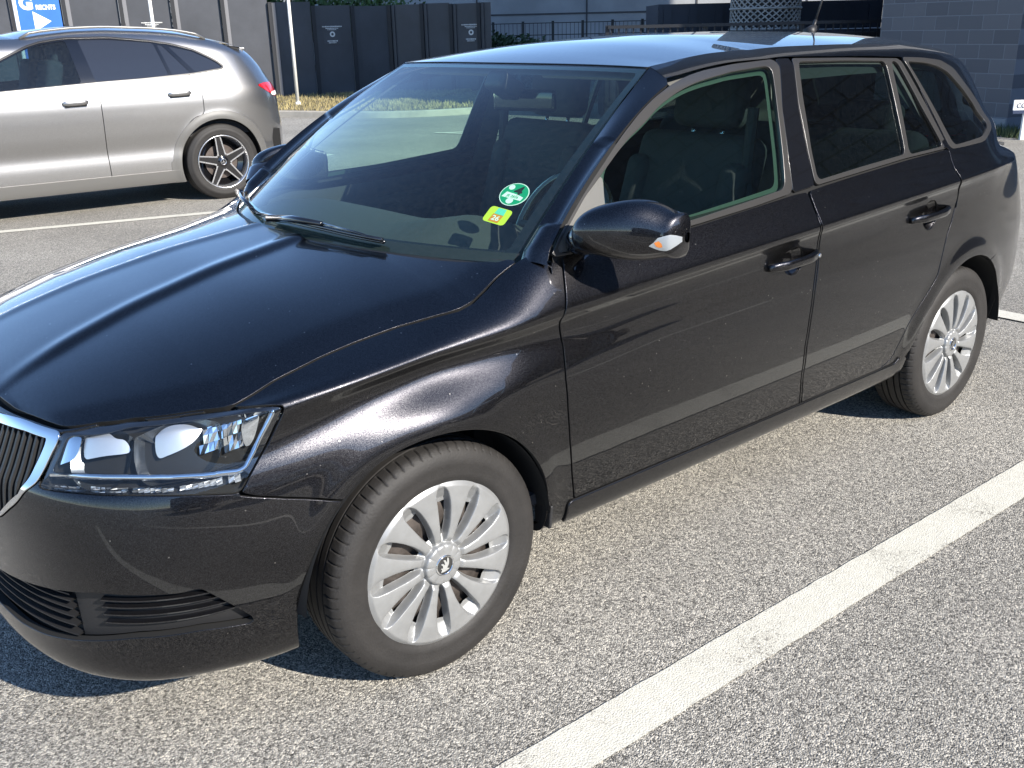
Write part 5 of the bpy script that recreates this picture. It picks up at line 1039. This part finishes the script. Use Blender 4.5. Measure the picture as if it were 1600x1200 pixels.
# thin mesh fence and low hedge
MF = empty('mesh_fence', (16.0, 19.2, 0), math.atan2(16.304-18.912, 19.398-16.304)); tag(MF, 'thin dark wire mesh fence beyond the end of the hoarding', 'fence')
for x in (.35, 1.15, 1.95, 2.75, 3.55, 4.35, 5.15): b = MB(); b.box((x, 0, .82), (.07, .07, 1.66)); b.build('post', M['blackm'], MF)
b = MB()
for x in np.arange(.0, 5.5, .11): b.box((x, 0, .83), (.012, .012, 1.55))
for z in (.1, .5, .9, 1.3, 1.6): b.box((2.75, 0, z), (5.5, .014, .022))
b.build('wire_mesh', M['blackm'], MF)
def leafy(name, cx, cy, cz, rx, ry, rz, n, sz, m, seed, rot=0, label=None, cat='bush', stem=True, z0=0):
    r = random.Random(seed); t = empty(name, (cx, cy, z0), rot); V = []; F = []
    lob = [(r.uniform(-.7, .7)*rx, r.uniform(-.6, .6)*ry, cz+r.uniform(-.45, .5)*rz, r.uniform(.35, .6)) for _ in range(14)]
    for _ in range(n):
        lx, ly, lz, lr = lob[r.randrange(14)]; a = r.uniform(0, 6.283); u = r.uniform(-1, 1); q = math.sqrt(1-u*u); rad = lr*(r.random()**.25)
        x, y, z = lx+rx*rad*q*math.cos(a), ly+ry*rad*q*math.sin(a), lz+rz*rad*u
        if z < .03: continue
        n1 = Vector((r.gauss(0, 1), r.gauss(0, 1), r.gauss(0, 1)+.4)).normalized(); e1 = n1.orthogonal().normalized(); e2 = n1.cross(e1); s_ = sz*r.uniform(.6, 1.4); c = Vector((x, y, z)); k = len(V)
        V += [c-e1*s_, c-e2*s_*.5, c+e1*s_, c+e2*s_*.5]; F.append((k, k+1, k+2, k+3))
    b = MB(); b.add(V, F); b.build('foliage', m, t)
    if stem:
        b = MB()
        for k in range(4): a = k*1.7; b.tube([(.05*math.cos(a), .05*math.sin(a), 0), (.2*rx*math.cos(a), .2*ry*math.sin(a), cz*.6), (.45*rx*math.cos(a), .45*ry*math.sin(a), cz+.2*rz)], [.05, .035, .012], 6)
        b.build('stem', M['bark'], t)
    tag(t, label, cat); return t
M['bark'] = mat('bark', (.09, .07, .05), .9); M['leaf'] = mat('leaf', (.050, .095, .022), .6, var=(3, .45)); M['leaf2'] = mat('leaf_dark', (.028, .058, .020), .6, var=(3, .4))
leafy('bush', 15.9, 18.0, .75, 1.5, .8, .75, 5200, .06, M['leaf2'], 3, -.7, 'green bush beyond the right end of the hoarding')
leafy('bush', 12.5, 22.8, 1.7, 3.2, 1.2, 1.0, 9000, .075, M['leaf'], 4, -.4, 'bright green bush showing over the top of the hoarding')
def copy_tree(o, parent=None):
    c = o.copy(); COL.objects.link(c); c.parent = parent
    for ch in o.children: copy_tree(ch, c)
    return c
# ---------------- what stands across the lane behind the photographer ----------------
OB = empty('brick_building', (-2, -24, 0)); tag(OB, 'dark brick building across the lane behind the viewpoint', 'building')
M['brick'] = blockmat(); M['brick'].name = 'dark_brick'; 
b = MB(); b.box((0, -3, 2.6), (34, 6, 5.2)); b.build('wall', M['brick'], OB); b = MB(); b.box((0, -3, 5.28), (34.4, 6.4, .16)); b.build('roof_edge', M['post'], OB)
for i, x in enumerate(np.arange(-14, 15, 4.0)):
    b = MB(); b.box((x, .03, 2.2), (1.7, .08, 1.3)); w_ = b.build('window', M['postl'], OB); b = MB(); b.box((x, .08, 2.2), (1.5, .03, 1.1)); b.build('pane', mat('dark_pane', (.02, .025, .03), .08, coat=1), w_)
leafy('bush', -9.5, -20.5, 1.0, 3.0, 1.0, 1.0, 4000, .10, M['leaf2'], 7, 0, 'broad dark bush in front of the brick building, left end')
leafy('bush', 9.0, -20.0, .9, 2.6, 1.0, .9, 4000, .10, M['leaf2'], 8, 0, 'broad dark bush in front of the brick building, right end')


# =====================================================================================
#                          silver grey crossover parked behind
# =====================================================================================
MY = RAD(-4); SUV = empty('parked_suv', (2.80, 6.54, 0), MY); tag(SUV, 'silver grey crossover with black alloy wheels parked behind the black car', 'car')
M['silver'] = paint('grey_silver_paint', (.50, .49, .48), .36, .08, fl_scale=1400); M['clad'] = mat('painted_cladding', (.15, .147, .14), .42, .4, .3, .2)
ZT2 = _sm([-3.55,-3.3,-2.75,-2.45,-1.75,-1.40,-1.12,-.84,-.42,-.18,0,.30,.42,.75],[.80,.94,1.03,1.10,1.47,1.53,1.555,1.56,1.54,1.515,1.475,1.405,1.36,1.33], .05)
def mW(z, x):
    w_ = np.interp(z, *_sm([.15,.22,.30,.42,.52,.66,.80,.92,1.0,1.08,1.16,1.3,1.42,1.52,1.60],[.845,.872,.885,.890,.878,.902,.914,.917,.908,.882,.850,.785,.720,.655,.590], .028))
    zt = np.interp(x, *ZT2); w_ = w_-4.5*np.maximum(z-(zt-.09), 0)**2*1.5
    for cx in (0, -2.729): r = np.hypot(x-cx, z-.36); w_ = w_+.014*np.exp(-np.maximum(r-.41, 0)**2/(2*.035**2))
    return w_
def mXE(z): return np.interp(z, *_sm([.15,.28,.45,.60,.75,.88,1.0,1.08,1.2,1.34,1.42],[.68,.78,.83,.835,.81,.80,.775,.72,.66,.55,.44], .03))
def mXF(z): return np.interp(z, [.2,.4,.6,.8,1.0], [-3.55,-3.60,-3.60,-3.55,-3.45])
def m_pt(xp, z):
    """xp: station parameter; folds round the tail for xp>.05 and round the nose for xp<-3.0"""
    xp = np.asarray(xp, float); z = np.asarray(z, float)
    t = np.clip((xp-.05)/1.0, 0, 1)*math.pi/2; xe = mXE(z); x = np.where(xp > .05, .05+(xe-.05)*np.sin(t)**.85, xp); f = np.where(xp > .05, np.cos(t)**.55, 1.)
    t2 = np.clip((-3.0-xp)/1.0, 0, 1)*math.pi/2; xf = mXF(z); x = np.where(xp < -3.0, -3.0+(xf+3.0)*np.sin(t2), x); f = np.where(xp < -3.0, np.cos(t2)**.55, f)
    return np.stack([x, .905-mW(z, x)*f, z], -1)       # local y: 0 near the tyre face, centre line at .905
def mblock(x0, x1, z0, z1, d=.018, top=True):
    xs = np.linspace(x0, x1, int((x1-x0)/d)+2); v = np.linspace(0, 1, int((z1-z0)/d)+2); A, B = np.meshgrid(xs, v, indexing='ij')
    xx = m_pt(A, np.full_like(A, 1.2))[..., 0]
    Z = z0+(np.minimum(z1, np.interp(np.where(A > .05, np.minimum(xx, .75), np.maximum(xx, -3.5)), *ZT2))-z0)*B; return m_pt(A, Z), A, Z
def inv_x(x, z):
    """station parameter for a traced local x"""
    x = np.asarray(x, float); s_ = np.clip((x-.05)/(mXE(z)-.05), 0, 1); return np.where(x > .05, .05+np.arcsin(s_**(1/.85))/(math.pi/2), x)
def mp(l): return [(float(inv_x(x, z)), z) for x, z in l]
gm = mblock(-3.99, 1.04, .20, 1.60)
mm = np.array([1, 1, 1.])
def mboth(name, G, fields, m, parent=SUV, depth=.012, off=0., lip=.0015):
    V, N, prm, F = cut_grid(*G, fields, off)
    if depth: V, N, F, _ = add_skirt(V, N, F, depth, lip, lambda p: abs(p[1]-.905) < .02)
    a = mesh(name, V, F, m, parent, True, N); V2 = V.copy(); V2[:, 1] = 1.81-V2[:, 1]; N2 = N*[1, -1, 1]
    b = mesh(name, V2, [f[::-1] for f in F], m, parent, True, N2); return a, b
dlo2 = rnd(mp([(-2.30, 1.07), (-1.816, 1.083), (-1.021, 1.125), (-.648, 1.138), (-.164, 1.166), (.10, 1.196), (.135, 1.215), (.05, 1.285), (-.122, 1.375), (-.30, 1.425), (-.484, 1.458), (-.85, 1.497), (-1.211, 1.497), (-1.40, 1.473), (-1.524, 1.440), (-1.764, 1.335), (-2.05, 1.19)]), .02, 2)
f0 = [(-1.034, 1.13), (-1.045, .95), (-1.05, .60), (-1.044, .253)]
doorA = rnd([(-2.36, 1.06)]+[(-1.816, 1.077)]+f0+[(-2.20, .26), (-2.27, .5), (-2.33, .8)], .03, 2)
doorB = rnd([(-1.034, 1.122), (-.648, 1.132), (-.191, 1.158), (-.135, 1.04), (-.132, .90), (-.137, .805), (-.24, .775), (-.345, .68), (-.405, .56), (-.43, .45), (-.44, .262), (-1.044, .255), (-1.05, .60), (-1.045, .95)], .02, 2)
Xm = gm[0][..., 0].ravel(); Zm = gm[0][..., 2].ravel()
arc2 = [lambda a, b, c=c: np.hypot(Xm-c, (Zm-.35)*1.0)-.405 for c in (0, -2.729)]
tl2 = rnd(mp([(.44, 1.035), (.54, 1.052)])+[(.98, 1.045), (1.0, .94)]+mp([(.66, .915), (.56, .965)]), .012, 2)
rw2 = [(.66, 1.355), (.74, 1.095), (1.2, 1.085), (1.2, 1.36)]
mboth('body_side', gm, [outs(dlo2, .0), outs(doorA, .004), outs(doorB, .004), outs(tl2, .002), outs(rw2, .002)]+arc2, M['silver'])
mboth('rear_window', gm, [ins(rw2, -.002)], mat('suv_rear_glass', (.020, .022, .028), .05, 0, 1, .0), depth=0, off=-.003)
DA = mboth('front_door', gm, [ins(doorA, .004), outs(dlo2, .0)]+arc2, M['silver'])
DB = mboth('rear_door', gm, [ins(doorB, .004), outs(dlo2, .0)]+arc2, M['silver'])
gw2 = mblock(-2.4, .5, 1.0, 1.6, .014)
w1 = rnd([(-2.25, 1.085), (-1.816, 1.095), (-1.165, 1.130), (-1.205, 1.478), (-1.40, 1.455), (-1.524, 1.422), (-1.764, 1.318), (-2.05, 1.18)], .012, 2)
w2 = rnd([(-1.045, 1.137), (-.395, 1.158), (-.46, 1.445), (-.85, 1.482), (-1.100, 1.485)], .012, 2)
w3 = rnd([(-.365, 1.160), (-.19, 1.170), (-.385, 1.418), (-.43, 1.430)], .008, 2)
w4 = rnd(mp([(-.145, 1.180), (.095, 1.206), (.115, 1.220), (.04, 1.275), (-.13, 1.362), (-.335, 1.412)]), .010, 2)
MG = glass('suv_glass', (.40, .55, .58), 1.05, 0, .02); MP = mat('suv_privacy', (.020, .022, .028), .05, 0, 1, .0)
fr2 = mboth('window_frame', gw2, [ins(dlo2, .0), outs(w1, .0), outs(w2, .0), outs(w3, 0), outs(w4, 0)], M['gloss'], depth=0, off=-.003)
mboth('window_glass', gw2, [ins(w1, -.003)], MG, depth=0, off=-.006); mboth('window_glass', gw2, [ins(w2, -.003)], MP, depth=0, off=-.006); mboth('window_glass', gw2, [ins(w3, -.003)], MP, depth=0, off=-.006); mboth('quarter_window', gw2, [ins(w4, -.003)], MP, depth=0, off=-.006)
edge = sdf(dlo2); mboth('window_surround', gw2, [lambda a, b: edge(a, b)+.008, lambda a, b: -edge(a, b)+.004], M['trim'], depth=.006, off=.003)
mboth('tail_light', gm, [ins(tl2, .001)], M['red'], off=.004)
tlw = rnd(mp([(.60, .935), (.655, .925)])+[(.99, .935), (.99, .962)]+mp([(.62, .960)]), .008, 2); mboth('reversing_lamp', gm, [ins(tlw, .0)], M['white'], depth=.002, off=.0065)
# wheel arch and sill cladding
rr_ = lambda c: np.hypot(Xm-c, Zm-.35)
mboth('arch_cladding', gm, [lambda a, b: rr_(0)-.405, lambda a, b: .478+.02*(Zm < .4)-rr_(0), lambda a, b: .86-a], M['clad'], off=.004)
mboth('sill_cladding', gm, [lambda a, b: .315-b, lambda a, b: b-.21, lambda a, b: -.42-a, lambda a, b: a+2.28], M['clad'], off=.006)
mboth('fuel_flap', gm, [ins(rnd(mp([(.10, .86), (.33, .865), (.33, 1.0), (.09, .99)]), .02, 3), .0)], M['silver'], depth=.003, off=.0006, lip=.0008)
# roof, bonnet and tailgate as a crowned skin between both sides
xs = np.linspace(-3.5, .42, 200); tt2 = np.linspace(-1, 1, 41); A, T2 = np.meshgrid(xs, tt2, indexing='ij'); zt_ = np.interp(A, *ZT2); hw_ = np.interp(xs, xs, .905-m_pt(xs, np.interp(xs, *ZT2))[:, 1])[:, None]
RX_, RZ_ = A, zt_+.045*(1-np.abs(T2)**2.2); Yr = .905+hw_*T2
def is_ws(a, b): return np.minimum(np.minimum(-1.72+.06*0-a, a+2.42), .90-np.abs(b))
panel('roof', (np.stack([A, Yr, RZ_], -1), A, T2), [lambda a, b: a+1.70-.10*b*b], M['silver'], SUV, 0)
panel('windscreen', (np.stack([A, Yr, RZ_], -1), A, T2), [lambda a, b: -(a+1.70-.10*b*b), lambda a, b: a+2.46], MG, SUV, 0)
panel('bonnet', (np.stack([A, Yr, RZ_], -1), A, T2), [lambda a, b: -2.46-a], M['silver'], SUV, 0)
b = MB(); b.prism([(.30, 1.395), (.47, 1.375), (.475, 1.36), (.30, 1.30)], (0, .36, 0), (1, 0, 0), (0, 0, 1), (0, 1, 0), 1.09); b.build('spoiler', M['silver'], SUV, bevel=.01)
# roof rails
for sg in (-1, 1):
    P = [(x, .905+sg*(.905-float(m_pt(x, float(np.interp(x, *ZT2)))[1])+.005), float(np.interp(x, *ZT2))+.028) for x in np.linspace(-1.55, .05, 20)]; P[0] = (P[0][0], P[0][1], P[0][2]-.03); P[-1] = (P[-1][0], P[-1][1], P[-1][2]-.03)
    b = MB(); b.tube(P, .012, 8); b.build('roof_rail', M['clad'], SUV, smooth=True)
# handles
for (x, z), par in (((-1.257, .968), DA), ((-.344, .998), DB)):
    for sg, p in zip((-1, 1), par):
        y0 = float(m_pt(x, z)[1]); yy = y0 if sg < 0 else 1.81-y0; n = 20; V = []; F = []
        for i, t in enumerate(np.linspace(0, 1, n)):
            r_ = math.sqrt(max(0, 1-(2*t-1)**4)); 
            for k in range(12): a = 2*math.pi*k/12; V.append((x-.115+.23*t, yy+sg*(.028*r_+.010*math.cos(a)*r_), z+.006*t+.024*math.sin(a)*r_))
            if i: F += [((i-1)*12+k, (i-1)*12+(k+1) % 12, i*12+(k+1) % 12, i*12+k) for k in range(12)]
        MB().add(V, F).build('handle', M['silver'], p, smooth=True)
        b = MB(); b.tube([(x-.09, yy+sg*.012, z-.022), (x+.09, yy+sg*.012, z-.018)], .012, 8); b.build('handle_recess', M['gloss'], p, smooth=True)
# mirror just at the picture edge
for sg in (-1, 1):
    y0 = .905+sg*1.01; n = 14; V = []; F = []
    for i, t in enumerate(np.linspace(0, 1, n)):
        r_ = math.sin(math.pi*min(.97, max(.05, t)))**.5
        for k in range(16): a = 2*math.pi*k/16; V.append((-2.02+.07*math.cos(a)*r_, y0+sg*(-.12+.24*t), 1.12+.075*math.sin(a)*r_))
        if i: F += [((i-1)*16+k, (i-1)*16+(k+1) % 16, i*16+(k+1) % 16, i*16+k) for k in range(16)]
    F += [tuple(range(16)), tuple((n-1)*16+k for k in range(16))]
    MB().add(V, F).build('door_mirror', M['silver'], SUV, smooth=True)
# headlights and grille at the nose (outside the picture to the left)
tl3 = rnd([(-3.80, .70), (-3.35, .78), (-3.25, .86), (-3.78, .80)], .02, 2); mboth('headlight', gm, [ins(tl3, .0)], M['chrome'], depth=.002, off=.004)
b = MB(); b.box((-3.585, .905, .62), (.03, 1.0, .26)); b.build('grille', M['gloss'], SUV, bevel=.02)
# inside and underside
b = MB(); b.box((-1.35, .905, .40), (4.0, 1.55, .42)); b.build('underbody', M['black'], SUV); b = MB(); b.box((-1.0, .905, .80), (2.9, 1.60, .40)); b.build('cabin_tub', M['seat'], SUV)
for y in (.52, 1.29):
    s_ = cushion('seat', (-1.35, y, 1.05), (.14, .46, .55), M['seat'], SUV, Matrix.Rotation(RAD(14), 3, 'Y')); cushion('headrest', (-1.25, y, 1.36), (.10, .26, .17), M['seat'], s_)
for cx in (0, -2.729):
    for sg in (-1, 1):
        b = MB(); b.lathe([(.398, 0), (.410, .04), (.410, .24), (.3, .25), (0, .25)], 40, (0, 0, 0), 'y', False, RAD(-12), RAD(192)); b.v = [(x+cx, (.03+y_) if sg < 0 else 1.81-.03-y_, z+.35) for x, y_, z in b.v]; b.build('arch_liner', M['under'], SUV, smooth=True)
_tv2, _tf2 = tyre_mesh(.355, .235, .246, 160, False)
for cx in (0, -2.729):
    for sg in (-1, 1):
        wl = empty('wheel', (cx, .905+sg*(.905-.117), .350)); wl.parent = SUV; s_ = -sg
        me = bpy.data.meshes.new('tyre'); me.from_pydata([(x, y*s_, max(z, -.349)) for x, y, z in _tv2], [], _tf2); bm = bmesh.new(); bm.from_mesh(me); bmesh.ops.recalc_face_normals(bm, faces=bm.faces); bm.to_mesh(me); bm.free(); link_mesh('tyre', me, M['rubber'], wl)
        b = MB(); b.lathe([(.232, -.02), (.246, .095), (.252, .108), (.246, .114), (.240, .106), (.228, .085), (.222, -.02)], 64); b.v = [(x, -y*s_, z) for x, y, z in b.v]; b.build('rim', M['chrome2'] if 'chrome2' in M else M.setdefault('chrome2', mat('machined_alloy', (.68, .68, .69), .22, .9)), wl, smooth=True)
        b = MB(); b.lathe([(0, .02), (.222, .02), (.232, .07), (.238, .095)], 48); b.v = [(x, -y*s_, z) for x, y, z in b.v]; b.build('rim_well', M['gloss'], wl, smooth=True)
        b = MB(); b.lathe([(.05, .032), (.16, .032)], 40); b.v = [(x, -y*s_, z) for x, y, z in b.v]; b.build('brake_disc', M['disc'], wl)
        for k in range(5):
            a = math.pi/2+.12+k*2*math.pi/5; u = Vector((math.cos(a), 0, math.sin(a))); v = Vector((-math.sin(a), 0, math.cos(a))); b = MB(); c0_ = Vector((0, -.088*s_, 0)); out = Vector((0, -s_, 0))
            b.prism([(.035, -.040), (.075, -.034), (.240, -.026), (.240, .026), (.075, .034), (.035, .040)], c0_-out*.012, u, v, out, .012); sp_ = b.build('spoke', M['gloss'], wl)
            b = MB()
            for g_ in (-1, 1): b.prism([(.060, g_*.030), (.240, g_*.017), (.240, g_*.029), (.085, g_*.040), (.062, g_*.048)], c0_, u, v, out, .0035)
            b.build('spoke_edge', M['chrome2'], sp_)
        b = MB(); b.lathe([(0, .098), (.030, .098), (.040, .092), (.058, .086)], 32); b.v = [(x, -y*s_, z) for x, y, z in b.v]; hb = b.build('hub', M['gloss'], wl, smooth=True)
        b = MB(); b.lathe([(.0235, .0985), (.0265, .100), (.029, .0985)], 32); b.v = [(x, -y*s_, z) for x, y, z in b.v]; 
        for k in range(3):
            a = math.pi/2+k*2*math.pi/3; b.prism([(0, -.004), (.024, 0), (0, .004)], (0, -.0985*s_, 0), (math.cos(a), 0, math.sin(a)), (-math.sin(a), 0, math.cos(a)), (0, -s_, 0), .001)
        b.build('hub_star', M['chrome2'], hb)

# unseen cars added across the lane so the doors mirror a dark band
for o, x, y, rz, lb in ((CAR, -6.0, -9.3, 0.02, 'unseen black estate car added across the lane, leftmost of the three cars there'), (SUV, 1.6, -9.9, .03, 'unseen silver grey crossover added across the lane between two black cars'), (CAR, 4.2, -9.0, -.02, 'unseen black estate car added across the lane, rightmost of the three cars there')):
    c = copy_tree(o); c.location = (x, y, 0); c.rotation_euler = (0, 0, rz); tag(c, lb, 'car', 'unseen cars added across the lane')
